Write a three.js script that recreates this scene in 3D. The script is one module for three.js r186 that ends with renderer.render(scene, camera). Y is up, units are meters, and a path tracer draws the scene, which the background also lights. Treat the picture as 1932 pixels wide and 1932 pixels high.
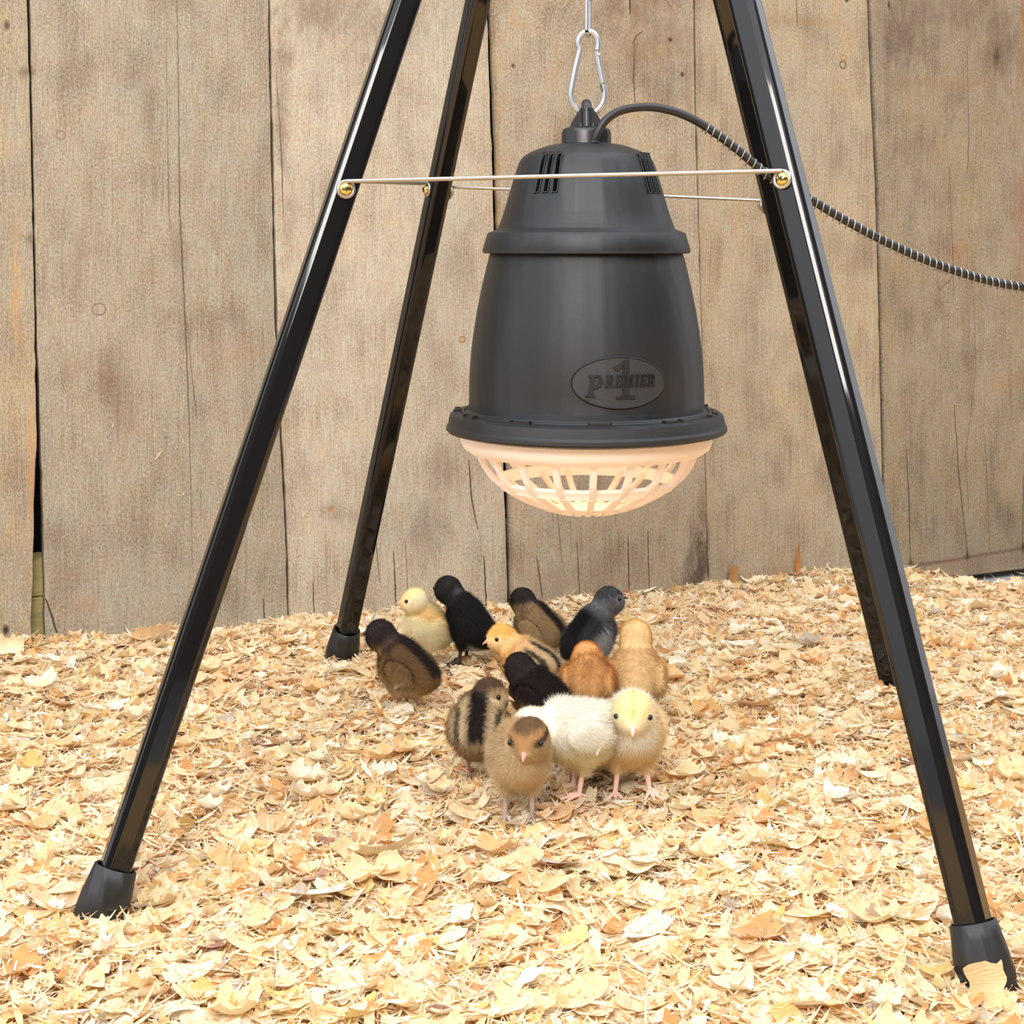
import * as THREE from 'three';
import { mergeGeometries, toCreasedNormals } from 'three/addons/utils/BufferGeometryUtils.js';
import { RectAreaLightUniformsLib } from 'three/addons/lights/RectAreaLightUniformsLib.js';
import { FontLoader } from 'three/addons/loaders/FontLoader.js';
import { TextGeometry } from 'three/addons/geometries/TextGeometry.js';
import { Brush, Evaluator, SUBTRACTION } from 'three-bvh-csg';

// ------------------------------------------------------------------ camera, sky, sun, exposure
const S = 1932, F = 3000, EYE = 0.42, HORIZON = 455;
const scene = new THREE.Scene();
const camera = new THREE.PerspectiveCamera((2 * Math.atan(S / 2 / F) * 180) / Math.PI, 1, 0.05, 60);
camera.position.set(0, EYE, 0);
camera.lookAt(0, EYE, -1);
camera.setViewOffset(S, S, 0, S / 2 - HORIZON, S, S);          // a level view with the lens shifted down
camera.updateProjectionMatrix();

const renderer = new THREE.WebGLRenderer();
renderer.toneMapping = THREE.LinearToneMapping;
renderer.toneMappingExposure = 1.04;
renderer.shadowMap.enabled = true;

{ // an overcast sky: brighter overhead, a little cooler than white
  const W = 128, H = 64, d = new Float32Array(W * H * 4);
  for (let j = 0; j < H; j++) for (let i = 0; i < W; i++) {
    const up = Math.max(0, Math.sin(((j + 0.5) / H - 0.5) * Math.PI)), l = 3.85 * (1 + 2 * up) / 3, k = (j * W + i) * 4;
    d[k] = l * 0.965; d[k + 1] = l * 0.99; d[k + 2] = l * 1.05; d[k + 3] = 1;
  }
  const t = new THREE.DataTexture(d, W, H, THREE.RGBAFormat, THREE.FloatType);
  t.mapping = THREE.EquirectangularReflectionMapping; t.magFilter = t.minFilter = THREE.LinearFilter; t.needsUpdate = true;
  scene.background = t; scene.environment = t;
}
RectAreaLightUniformsLib.init();                                 // the photographer's softbox above the camera: its long highlights lie on the legs
const BOX = { p: new THREE.Vector3(-0.2, 1.2, 0.28), aim: new THREE.Vector3(0.0, 0.28, -1.5), w: 0.52, h: 0.5, power: 25 };
const flash = new THREE.RectAreaLight(0xfffaf4, BOX.power, BOX.w, BOX.h);
flash.position.copy(BOX.p); flash.lookAt(BOX.aim); flash.translateZ(-0.012);
scene.add(flash);

// ------------------------------------------------------------------ helpers
let seed = 20240611;
const rnd = () => { seed = (seed + 0x6d2b79f5) | 0; let t = Math.imul(seed ^ (seed >>> 15), 1 | seed); t = (t + Math.imul(t ^ (t >>> 7), 61 | t)) ^ t; return ((t ^ (t >>> 14)) >>> 0) / 4294967296; };
const rr = (a, b) => a + (b - a) * rnd();
const gauss = () => (rnd() + rnd() + rnd() + rnd() - 2) * 1.0;
const V = (x, y, z) => new THREE.Vector3(x, y, z);
const at = (px, py, d) => V(((px - 966) * d) / F, EYE - ((py - HORIZON) * d) / F, -d);     // the point measured at that pixel, d metres away
const onGround = (px, py, y = 0) => at(px, py, (F * (EYE - y)) / (py - HORIZON));
const clamp = (x, a = 0, b = 1) => Math.min(b, Math.max(a, x));
const lerp = (a, b, t) => a + (b - a) * t;
const sm = (a, b, x) => { const t = clamp((x - a) / (b - a)); return t * t * (3 - 2 * t); };
const lin = (hex) => { const c = new THREE.Color(hex); return [c.r, c.g, c.b]; };
const mix3 = (a, b, t) => [lerp(a[0], b[0], t), lerp(a[1], b[1], t), lerp(a[2], b[2], t)];

const PERM = new Uint8Array(512);
{ const p = [...Array(256).keys()]; for (let i = 255; i > 0; i--) { const j = Math.floor(rnd() * (i + 1)); [p[i], p[j]] = [p[j], p[i]]; } for (let i = 0; i < 512; i++) PERM[i] = p[i & 255]; }
const fade = (t) => t * t * t * (t * (t * 6 - 15) + 10);
function noise(x, y) {                                           // gradient noise, about -0.7 .. 0.7
  const X = Math.floor(x), Y = Math.floor(y), fx = x - X, fy = y - Y, u = fade(fx), v = fade(fy), i = X & 255, j = Y & 255;
  const g = (h, a, b) => ((h & 1 ? -a : a) + (h & 2 ? -b : b)) * (h & 4 ? 1 : 0.6);
  const a = PERM[i] + j, b = PERM[i + 1] + j;
  return lerp(lerp(g(PERM[a], fx, fy), g(PERM[b], fx - 1, fy), u), lerp(g(PERM[a + 1], fx, fy - 1), g(PERM[b + 1], fx - 1, fy - 1), u), v);
}
const fbm = (x, y, o = 3) => { let s = 0, a = 1; for (let k = 0; k < o; k++) { s += a * noise(x, y); x = x * 2 + 17.3; y = y * 2 + 9.1; a *= 0.5; } return s; };

const names = new Map();
const numbered = (n) => { const k = names.get(n) ?? 0; names.set(n, k + 1); return k ? n + '_' + String(k).padStart(3, '0') : n; };
function tag(o, label, category, group, kind) {
  if (label) o.userData.label = label;
  if (category) o.userData.category = category;
  if (group) o.userData.group = group;
  if (kind) o.userData.kind = kind;
  return o;
}
function mesh(name, geometry, material, parent = scene) {
  const m = new THREE.Mesh(geometry, material);
  m.name = parent === scene ? numbered(name) : name;
  m.castShadow = m.receiveShadow = true;
  parent.add(m);
  return m;
}
function thing(name, label, category, position, turn = 0, group) {
  const o = new THREE.Group(); o.name = numbered(name);
  if (position) o.position.copy(position);
  o.rotation.y = turn; scene.add(o);
  return tag(o, label, category, group);
}
const strip = (g) => { const o = g.index ? g.toNonIndexed() : g; for (const k of Object.keys(o.attributes)) if (!['position', 'normal', 'uv', 'color'].includes(k)) o.deleteAttribute(k); o.morphAttributes = {}; return o; };
const merge = (list) => mergeGeometries(list.map(strip));
const tube = (pts, r, seg = 40, rad = 8, closed = false) => new THREE.TubeGeometry(new THREE.CatmullRomCurve3(pts, closed, 'catmullrom', 0.5), seg, r, rad, closed);
const rod = (a, b, r, rad = 12) => { const d = b.clone().sub(a), g = new THREE.CylinderGeometry(r, r, d.length(), rad); g.applyQuaternion(new THREE.Quaternion().setFromUnitVectors(V(0, 1, 0), d.normalize())); const m = a.clone().add(b).multiplyScalar(0.5); return g.translate(m.x, m.y, m.z); };
function data(w, h, f, srgb = true, wrap = THREE.RepeatWrapping) {
  const d = new Uint8Array(w * h * 4);
  for (let j = 0; j < h; j++) for (let i = 0; i < w; i++) { const c = f(i, j), k = (j * w + i) * 4; d[k] = clamp(c[0]) * 255; d[k + 1] = clamp(c[1]) * 255; d[k + 2] = clamp(c[2]) * 255; d[k + 3] = 255; }
  const t = new THREE.DataTexture(d, w, h, THREE.RGBAFormat);
  t.magFilter = THREE.LinearFilter; t.minFilter = THREE.LinearMipmapLinearFilter; t.generateMipmaps = true;
  t.wrapS = t.wrapT = wrap; if (srgb) t.colorSpace = THREE.SRGBColorSpace; t.needsUpdate = true;
  return t;
}

// ------------------------------------------------------------------ floor
const FLOOR = -0.036;
{
  const g = new THREE.BoxGeometry(10, 0.12, 12); g.translate(0, FLOOR - 0.06, -1);
  const t = data(512, 512, (i, j) => { const n = fbm(i * 0.03, j * 0.03, 4) * 0.12 + noise(i * 0.7, j * 0.7) * 0.06; return [0.56 + n, 0.56 + n, 0.58 + n]; });
  t.repeat.set(8, 8);
  tag(mesh('floor', g, new THREE.MeshStandardMaterial({ map: t, roughness: 0.9 })), 'grey concrete floor showing past the bedding at the wall', null, null, 'structure');
}

// ------------------------------------------------------------------ the board wall
const Z0 = 1.877, TH = Math.atan(0.432), CT = Math.cos(TH), ST = Math.sin(TH);
const onWall = (px, py) => { const u = (px - 966) / F, s = (u * Z0) / (CT - u * ST), d = Z0 + s * ST; return [s, EYE - ((py - HORIZON) * d) / F]; };
const wallDepth = (x) => Z0 + (x / CT) * ST;                    // distance of the wall's face at world x
const wall = new THREE.Group(); wall.name = 'wall_back'; wall.position.set(0, 0, -Z0); wall.rotation.y = TH; scene.add(wall);
tag(wall, 'wall of wide weathered vertical boards', null, null, 'structure');
const TW = 512, THh = 1536, VH = 0.82, Y0 = -0.07;              // a board's texture covers 0.82 m of height from 0.07 m below the bedding
const boardSpec = [
  // left edge pixels, right edge pixels (x, y down the board), colours, proud by
  { l: [[-300, 0], [-290, 1230]], r: [[50, 0], [57, 250], [62, 480], [66, 690], [68, 800], [69.5, 825], [66, 874], [64, 932], [62.5, 1019], [56, 1240]], gain: 0.84, tone: ['#b5a592', '#c0a178', '#87766a'], z: 0.004, warm: 0.65 },
  { l: [[56, 0], [61, 250], [66, 480], [70.5, 690], [73, 700], [76, 845], [80, 932], [82.6, 1048], [86, 1240]], r: [[505, 0], [510, 250], [513.5, 400], [518, 600], [524.5, 760], [532, 900], [539, 1050], [543.5, 1240]], gain: 0.86, tone: ['#b0a293', '#b59a7c', '#82725f'], z: 0.002, warm: 0.5 },
  { l: [[509, 0], [515, 250], [518, 400], [523, 600], [529, 760], [536.5, 900], [543, 1050], [547.5, 1240]], r: [[919, 0], [923, 150], [929, 300], [932, 420], [939, 620], [948, 830], [953, 950], [958, 1120], [960, 1240]], gain: 1.06, tone: ['#bbac9c', '#bea286', '#90806f'], z: 0.0, warm: 0.45 },
  { l: [[925, 0], [930, 150], [936, 300], [939, 420], [946, 620], [956, 830], [960, 950], [963, 1120], [966, 1240]], r: [[1300, 0], [1302, 200], [1306, 330], [1313, 560], [1322, 900], [1327, 1110], [1330, 1240]], gain: 0.97, tone: ['#b2a290', '#b49473', '#7c6a58'], z: 0.012, warm: 0.6 },
  { l: [[1306, 0], [1308, 200], [1312, 330], [1318, 560], [1327, 900], [1333, 1110], [1336, 1240]], r: [[1631, 0], [1638, 180], [1646, 350], [1652, 560], [1652.5, 605], [1655, 700], [1659, 900], [1662, 1180]], gain: 1.06, tone: ['#ab9a85', '#ae906e', '#7f6e5c'], z: 0.006, warm: 0.5 },
  { l: [[1635, 0], [1642, 180], [1650, 350], [1655.5, 560], [1658, 700], [1662.5, 900], [1665, 1060], [1666, 1180]], r: [[1925, 0], [1930, 180], [1938, 500], [1946, 900], [1950, 1180]], gain: 0.86, tone: ['#a08f79', '#a48663', '#716354'], z: 0.01, warm: 0.5 },
  { l: [[1931, 0], [1936, 180], [1943, 500], [1950, 900], [1954, 1180]], r: [[2210, 0], [2222, 1180]], gain: 0.82, tone: ['#a08f79', '#a48663', '#716354'], z: 0.004, warm: 0.5 },
];
// marks on the boards where the photograph has them: [kind, x, y, ...] in photograph pixels
const marks = [
  ['stain', 145, 470, 26, 30, '#8a7362', 0.5], ['stain', 336, 476, 20, 36, '#7d6a58', 0.6], ['ring', 114, 257, 8, '#8a6f55', 0.7], ['ring', 186, 585, 11, '#86694e', 0.8], ['stain', 322, 595, 12, 14, '#8a7058', 0.5],
  ['stain', 205, 725, 26, 42, '#77563c', 0.55], ['stain', 135, 690, 34, 26, '#8b7762', 0.4], ['stain', 240, 790, 20, 44, '#8a6a4c', 0.4], ['stain', 450, 660, 60, 30, '#a57a50', 0.35], ['stain', 120, 1085, 40, 22, '#957457', 0.35], ['stain', 150, 1145, 30, 24, '#a8713f', 0.35],
  ['crack', [[333, 0], [336, 200], [338, 390], [345, 540], [352, 690], [357, 830], [362, 1075]], 1.1, 0.55], ['crack', [[312, 80], [316, 300], [318, 430]], 0.8, 0.35], ['crack', [[352, 600], [362, 720], [371, 790]], 0.7, 0.3],
  ['crack', [[85, 1130], [98, 1165], [110, 1212]], 1.6, 0.7], ['crack', [[496, 1130], [498, 1185]], 1.0, 0.5],
  ['stain', 12, 50, 5, 10, '#4a3628', 0.9], ['stain', 50, 138, 14, 10, '#5d4a3a', 0.75], ['stain', 52, 450, 14, 10, '#5d4a3a', 0.75], ['stain', 10, 1188, 6, 9, '#2e2018', 0.95], ['stain', 58, 860, 7, 160, '#c89250', 0.5], ['stain', 30, 560, 9, 120, '#c9975c', 0.45],
  ['stain', 670, 30, 120, 62, '#6f6152', 0.6], ['stain', 590, 20, 50, 46, '#7d6d5c', 0.5], ['stain', 532, 190, 12, 180, '#6c5946', 0.62], ['stain', 548, 440, 14, 90, '#7a654f', 0.45], ['stain', 535, 850, 10, 200, '#8a7156', 0.4], ['crack', [[520, 120], [531, 300], [534, 410]], 0.9, 0.5],
  ['stain', 628, 965, 30, 20, '#7f6a58', 0.55], ['stain', 625, 962, 6, 6, '#b9783e', 0.6], ['stain', 660, 975, 12, 18, '#7d6955', 0.5], ['stain', 800, 1000, 34, 60, '#75695a', 0.5], ['stain', 850, 890, 22, 44, '#857460', 0.45], ['ring', 872, 642, 5, '#9a7434', 0.8], ['stain', 848, 730, 12, 90, '#957a55', 0.35],
  ['crack', [[742, 1040], [746, 1120], [748, 1190]], 1.2, 0.55], ['crack', [[884, 870], [889, 940], [901, 1000]], 1.2, 0.55], ['crack', [[912, 1050], [916, 1110], [917, 1160]], 1.3, 0.6], ['crack', [[590, 1100], [593, 1180]], 1.0, 0.5], ['crack', [[708, 1010], [716, 1100]], 0.8, 0.4], ['crack', [[764, 1020], [770, 1130]], 0.7, 0.35],
  ['knot', 1168, -14, 62, 46, '#7d5c40', 0.8], ['crack', [[1178, -20], [1180, 30]], 1.8, 0.85], ['crack', [[1185, 85], [1192, 70], [1204, 62]], 1.0, 0.6], ['crack', [[1188, 85], [1186, 150], [1190, 200]], 0.9, 0.45],
  ['stain', 1240, 60, 62, 80, '#7d6046', 0.55], ['stain', 1180, 90, 70, 30, '#8b6c4e', 0.45], ['stain', 1255, 78, 4, 4, '#33241a', 0.95], ['stain', 1278, 143, 4, 5, '#33241a', 0.95], ['stain', 960, 127, 3, 4, '#3e2c20', 0.9], ['stain', 1290, 160, 9, 60, '#8b6a48', 0.5], ['stain', 933, 480, 5, 320, '#c19a5c', 0.55],
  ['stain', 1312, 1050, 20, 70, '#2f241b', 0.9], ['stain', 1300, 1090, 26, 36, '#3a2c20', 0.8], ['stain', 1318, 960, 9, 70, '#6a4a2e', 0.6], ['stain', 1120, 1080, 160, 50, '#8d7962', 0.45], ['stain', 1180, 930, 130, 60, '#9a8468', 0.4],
  ['crack', [[1080, 1020], [1085, 1120]], 1.0, 0.5], ['crack', [[1005, 1050], [1015, 1125]], 1.2, 0.6], ['crack', [[1213, 1000], [1216, 1120]], 1.1, 0.55], ['crack', [[1176, 1010], [1178, 1115]], 1.3, 0.6], ['crack', [[1042, 950], [1052, 1060]], 0.8, 0.4], ['crack', [[1150, 880], [1153, 990]], 0.8, 0.4],
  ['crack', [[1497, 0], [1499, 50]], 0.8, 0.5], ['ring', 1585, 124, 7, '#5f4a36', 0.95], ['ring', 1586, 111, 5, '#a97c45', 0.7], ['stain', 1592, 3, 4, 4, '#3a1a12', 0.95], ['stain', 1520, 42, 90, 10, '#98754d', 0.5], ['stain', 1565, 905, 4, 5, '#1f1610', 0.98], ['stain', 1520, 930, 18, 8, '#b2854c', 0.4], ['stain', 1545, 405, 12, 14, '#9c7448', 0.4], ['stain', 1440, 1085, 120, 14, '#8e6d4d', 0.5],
  ['stain', 1700, 60, 40, 80, '#5f4d3e', 0.7], ['stain', 1790, 20, 90, 50, '#6a584a', 0.6], ['stain', 1880, 90, 40, 60, '#6a543f', 0.6], ['stain', 1920, 60, 6, 120, '#9a6a3c', 0.6], ['stain', 1870, 110, 8, 16, '#33241a', 0.8], ['stain', 1668, 12, 3, 9, '#3a2a1c', 0.9], ['stain', 1770, 160, 130, 14, '#8d7356', 0.45],
  ['stain', 1915, 380, 26, 90, '#8f5638', 0.5], ['stain', 1795, 480, 16, 26, '#a0643c', 0.45], ['stain', 1925, 520, 24, 40, '#93664a', 0.4], ['ring', 1770, 522, 17, '#6d5238', 0.9], ['ring', 1790, 1094, 10, '#6b533c', 0.7],
  ['crack', [[1701, 844], [1706, 950], [1709, 1062]], 1.4, 0.75], ['crack', [[1791, 763], [1800, 900], [1817, 1052]], 1.4, 0.75], ['crack', [[1849, 820], [1858, 1038]], 1.0, 0.55], ['crack', [[1921, 893], [1920, 1034]], 1.3, 0.7], ['crack', [[1828, 560], [1832, 700], [1812, 860], [1818, 960]], 0.8, 0.45], ['crack', [[1816, 100], [1818, 260], [1816, 330]], 0.8, 0.5], ['crack', [[1782, 320], [1788, 470], [1790, 560]], 0.8, 0.4],
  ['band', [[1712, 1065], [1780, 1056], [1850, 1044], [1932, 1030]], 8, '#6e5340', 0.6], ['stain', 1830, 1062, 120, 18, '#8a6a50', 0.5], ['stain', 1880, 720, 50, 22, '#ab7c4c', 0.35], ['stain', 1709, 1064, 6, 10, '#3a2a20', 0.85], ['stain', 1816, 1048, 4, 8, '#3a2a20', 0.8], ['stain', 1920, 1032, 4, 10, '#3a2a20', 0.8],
];
function toRow(list, side) { return list.map(([x, y]) => onWall(x, y)); }
const edgeAt = (row, y) => { if (y >= row[0][1]) { const a = row[0], b = row[1]; return a[0] + ((b[0] - a[0]) * (y - a[1])) / (b[1] - a[1]); } for (let i = 0; i + 1 < row.length; i++) if (y <= row[i][1] && y >= row[i + 1][1]) return lerp(row[i][0], row[i + 1][0], (row[i][1] - y) / (row[i][1] - row[i + 1][1])); const n = row.length; const a = row[n - 2], b = row[n - 1]; return a[0] + ((b[0] - a[0]) * (y - a[1])) / (b[1] - a[1]); };
const TOP = 2.1;
boardSpec.forEach((b, bi) => {
  const L = toRow(b.l), R = toRow(b.r), s0 = Math.min(...L.map((p) => p[0]), ...R.map((p) => p[0])) - 0.01, w = Math.max(...R.map((p) => p[0])) + 0.02 - s0;
  const bottom = bi >= 5 ? (s) => lerp(-0.031, -0.026, clamp((s - s0) / w)) : () => FLOOR + 0.002;
  // outline with slightly ragged edges
  const N = 64, left = [], right = [];
  for (let k = 0; k <= N; k++) {
    const y = lerp(bottom(s0), k < 56 ? 0.8 : 0.8, Math.min(1, k / 56)) + (k > 56 ? ((k - 56) / 8) * (TOP - 0.8) : 0);
    const jl = noise(y * 60, bi * 7.1) * 0.0011 + noise(y * 260, bi * 3.3) * 0.0005, jr = noise(y * 60, bi * 5.7 + 40) * 0.0011 + noise(y * 260, bi * 9.1 + 20) * 0.0005;
    const yy = Math.min(y, 0.9);
    left.push([edgeAt(L, yy) + jl, y]); right.push([edgeAt(R, yy) + jr, y]);
  }
  left[0][1] = bottom(left[0][0]); right[0][1] = bottom(right[0][0]);
  const shape = new THREE.Shape(); right.forEach((p, i) => (i ? shape.lineTo(...p) : shape.moveTo(...p))); left.reverse().forEach((p) => shape.lineTo(...p)); shape.closePath();
  const g = new THREE.ExtrudeGeometry(shape, { depth: 0.018, bevelEnabled: true, bevelThickness: 0.001, bevelSize: 0.0007, bevelOffset: -0.0007, bevelSegments: 1, steps: 1 });
  g.translate(0, 0, -0.019);
  const p = g.attributes.position, uv = g.attributes.uv;
  for (let i = 0; i < p.count; i++) uv.setXY(i, (p.getX(i) - s0) / w + (p.getZ(i) < -0.002 ? 0.013 * (p.getZ(i) / 0.019) : 0), (p.getY(i) - Y0) / VH);
  // paint the wood of this board
  const c0 = lin(b.tone[0]), c1 = lin(b.tone[1]), c2 = lin(b.tone[2]), grey = lin('#a49a8e');
  const buf = new Float32Array(TW * THh * 3), hgt = new Float32Array(TW * THh), ox = bi * 137.3;
  const mm = (w * 1000) / TW, mmY = (VH * 1000) / THh;
  const mine = marks.filter((m) => { const q = m[0] === 'crack' || m[0] === 'band' ? m[1][0] : [m[1], m[2]]; const [s, y] = onWall(...q); const yy = clamp(y, -0.03, 0.9); return s >= edgeAt(L, yy) - 0.006 && s < edgeAt(R, yy) + 0.006; });
  const knots = mine.filter((m) => m[0] === 'knot').map((m) => { const [s, y] = onWall(m[1], m[2]), k = (Z0 + s * ST) / F; return [(s - s0) * 1000, (y - Y0) * 1000, m[3] * k * 1080, m[4] * k * 1000]; });
  for (let j = 0; j < THh; j++) for (let i = 0; i < TW; i++) {
    let x = i * mm; const y = j * mmY, o = j * TW + i;
    for (const [kx, ky, rx, ry] of knots) { const dx = (x - kx) / rx, dy = (y - ky) / ry, q = dx * dx + dy * dy; x += Math.exp(-q * 0.5) * dx * rx * 1.1 * Math.cos(dy * 0.9); }
    const wob = noise(x * 0.012 + ox, y * 0.0035) * 9 + noise(x * 0.05 + ox, y * 0.011) * 2.2, xs = x + wob;
    const ring = noise(xs * 0.23 + ox, y * 0.0016), fib = noise(xs * 0.9 + ox, y * 0.012), fine = noise(xs * 2.1 + ox, y * 0.045), dots = noise(x * 1.1 + ox, y * 0.55), mott = fbm(x * 0.024 + ox, y * 0.014 + 5, 3), big = fbm(x * 0.009 + ox, y * 0.0042 + 31, 2), hue = noise(x * 0.06 + ox + 70, y * 0.03);
    const spk = noise(x * 0.62 + ox + 11, y * 0.3), tint = noise(x * 0.16 + ox + 44, y * 0.07), fleck = noise(x * 1.7 + ox, y * 0.8 + 7);
    let c = mix3(c0, c1, clamp(b.warm * 0.6 + hue * 0.6 + fib * 0.5 + dots * 0.4 + spk * 0.45));
    c = mix3(c, grey, clamp(0.22 - big * 0.45 + tint * 0.5, 0, 0.55));
    c = [c[0] * (1 + 0.09 * tint + 0.05 * spk), c[1] * 1.065 * (1 - 0.03 * tint), c[2] * 1.02 * (1 - 0.02 * tint - 0.09 * spk)];
    const dark = clamp(0.10 + mott * 0.62 + ring * 0.4 + fib * 0.42 + fine * 0.4 + dots * 0.3 + spk * 0.3 + Math.max(0, fleck - 0.3) * 1.2, 0, 0.9);
    c = mix3(c, c2, dark);
    const lift = b.gain + fine * 0.28 - dots * 0.26 - spk * 0.2 + ring * 0.1;
    buf[o * 3] = c[0] * lift; buf[o * 3 + 1] = c[1] * lift; buf[o * 3 + 2] = c[2] * lift;
    hgt[o] = 0.55 + fine * 0.28 + fib * 0.22 + dots * 0.1;
  }
  const put = (i, j, col, a, dh = 0) => { if (i < 0 || j < 0 || i >= TW || j >= THh || a <= 0) return; const o = j * TW + i; for (let k = 0; k < 3; k++) buf[o * 3 + k] = lerp(buf[o * 3 + k], col[k], a); hgt[o] -= dh * a; };
  for (const m of mine) {
    if (m[0] === 'crack' || m[0] === 'band') {
      const pts = m[1].map((q) => onWall(...q)), wpx = m[2] * (m[0] === 'band' ? 1.2 : 1), col = lin(m[0] === 'band' ? m[3] : '#4a3626'), al = m[0] === 'band' ? m[4] : m[3] * 0.85;
      for (let k = 0; k + 1 < pts.length; k++) {
        const n = 900; for (let q = 0; q < n; q++) {
          const t = q / n, along = (k + t) / (pts.length - 1), s = lerp(pts[k][0], pts[k + 1][0], t), y = lerp(pts[k][1], pts[k + 1][1], t), J = ((y - Y0) / VH) * THh;
          const I = ((s - s0) / w) * TW + noise(y * 90, bi + m[2]) * (m[0] === 'band' ? 0 : 1.0), ww = wpx * (0.55 + 0.5 * Math.sin(along * Math.PI) + noise(y * 140, 3) * 0.4), soft = m[0] === 'band' ? 5 : 1;
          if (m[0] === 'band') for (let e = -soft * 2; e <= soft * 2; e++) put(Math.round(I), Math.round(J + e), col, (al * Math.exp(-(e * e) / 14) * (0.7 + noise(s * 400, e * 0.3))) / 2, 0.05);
          else for (let e = -2; e <= 2; e++) put(Math.round(I + e), Math.round(J), col, (al * clamp(ww * 0.7 + 0.5 - Math.abs(I - Math.round(I + e)))) / 1.6, 0.5);
        }
      }
      continue;
    }
    const [s, y] = onWall(m[1], m[2]), k = (Z0 + s * ST) / F, ci = ((s - s0) / w) * TW, cj = ((y - Y0) / VH) * THh;
    const rx = ((m[3] * k * 1.08) / w) * TW, ry = (((m[0] === 'ring' ? m[3] : m[4]) * k) / VH) * THh, col = lin(m[0] === 'ring' ? m[4] : m[5]), al = m[0] === 'ring' ? m[5] : m[6], small = Math.max(rx, ry) < 14;
    for (let j = Math.floor(cj - ry * 2.2); j <= cj + ry * 2.2; j++) for (let i = Math.floor(ci - rx * 2.2); i <= ci + rx * 2.2; i++) {
      const dx = (i - ci) / rx, dy = (j - cj) / ry, wb = small ? 0.15 : 0.75, q = Math.sqrt(dx * dx + dy * dy) + fbm(i * 0.05 + ox, j * 0.022, 3) * wb + (small ? 0 : noise(i * 0.8, j * 0.05) * 0.3);
      if (m[0] === 'ring') put(i, j, col, al * Math.exp(-Math.pow((q - 1) * Math.max(rx, 3) * 0.62, 2)), 0.5);
      else if (m[0] === 'knot') put(i, j, col, al * (0.5 * Math.exp(-q * q * 1.2) + 0.35 * Math.exp(-q * q * 0.5) * (0.5 + 0.5 * Math.sin(q * 26 + noise(i * 0.05, j * 0.05) * 4))), 0.2);
      else put(i, j, col, al * (small ? clamp(1.35 - q) : Math.exp(-q * q * 1.1)) * (small ? 1 : clamp(0.78 + noise(i * 0.5 + 9, j * 0.09) * 0.55 + noise(i * 0.4, j * 0.4) * 0.3)), small ? 0.6 : 0.05);
    }
  }
  const toS = (c) => (c <= 0.0031308 ? c * 12.92 : 1.055 * Math.pow(c, 1 / 2.4) - 0.055);
  const map = data(TW, THh, (i, j) => { const o = (j * TW + i) * 3; return [toS(clamp(buf[o])), toS(clamp(buf[o + 1])), toS(clamp(buf[o + 2]))]; }, true, THREE.MirroredRepeatWrapping);
  const bump = data(TW, THh, (i, j) => { const h = clamp(hgt[j * TW + i]); return [h, h, h]; }, false, THREE.MirroredRepeatWrapping);
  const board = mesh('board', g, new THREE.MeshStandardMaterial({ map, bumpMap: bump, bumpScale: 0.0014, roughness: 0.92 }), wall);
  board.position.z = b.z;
});
{ // behind the boards: a sill beam of pale lumber, and the dark sheathing of the next room
  const [sa] = onWall(-300, 1000), [sb] = onWall(2200, 1000);
  const wood = data(256, 64, (i, j) => { const n = noise(i * 0.02, j * 0.5) * 0.1 + noise(i * 0.3, j * 0.9) * 0.05; return [0.74 + n, 0.68 + n, 0.46 + n]; }); wood.repeat.set(8, 1);
  const m = new THREE.MeshStandardMaterial({ map: wood, roughness: 0.9 });
  const rough = (y0, y1) => { const sh = new THREE.Shape(), n = 160; sh.moveTo(sa, y1); for (let i = 1; i <= n; i++) sh.lineTo(lerp(sa, sb, i / n), y1 + noise(i * 1.7, y1 * 90) * 0.0022); sh.lineTo(sb, y0); sh.lineTo(sa, y0); const g = new THREE.ExtrudeGeometry(sh, { depth: 0.036, bevelEnabled: false }); g.translate(0, 0, -0.058); const p = g.attributes.position; for (let i = 0; i < p.count; i++) g.attributes.uv.setXY(i, p.getX(i), p.getY(i) * 12); return g; };
  mesh('sill_beam', rough(FLOOR, 0.043), m, wall);
  mesh('sill_beam', rough(0.0445, 0.0825), m, wall);
  const back = new THREE.BoxGeometry(sb - sa + 1.6, TOP + 0.05, 0.02); back.translate((sa + sb) / 2, FLOOR + (TOP + 0.05) / 2, -0.11);
  mesh('dark_sheathing', back, new THREE.MeshStandardMaterial({ color: 0x15120f, roughness: 1 }), wall);
}

{ // the barn across the yard, behind the camera: the dark that the glossy black legs mirror below the sky
  const t = data(256, 256, (i, j) => { const n = fbm(i * 0.12, j * 0.01, 3) * 0.1, gap = i % 32 < 1 ? 0.5 : 1; return [(0.30 + n) * gap, (0.26 + n) * gap, (0.22 + n) * gap]; });
  t.repeat.set(5, 1);
  const dark = new THREE.MeshStandardMaterial({ map: t, roughness: 0.95 });
  const g = new THREE.BoxGeometry(9, 3.1, 0.12); g.translate(0, 1.55 + FLOOR, 3.3);
  tag(mesh('wall_front', g, dark), 'dark board wall across the yard behind the camera', null, null, 'structure');
  const r = new THREE.BoxGeometry(0.12, 3.1, 5.9); r.translate(3.6, 1.55 + FLOOR, 0.29);
  tag(mesh('wall_right', r, dark), 'dark board wall closing the yard on the right', null, null, 'structure');
}

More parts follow.
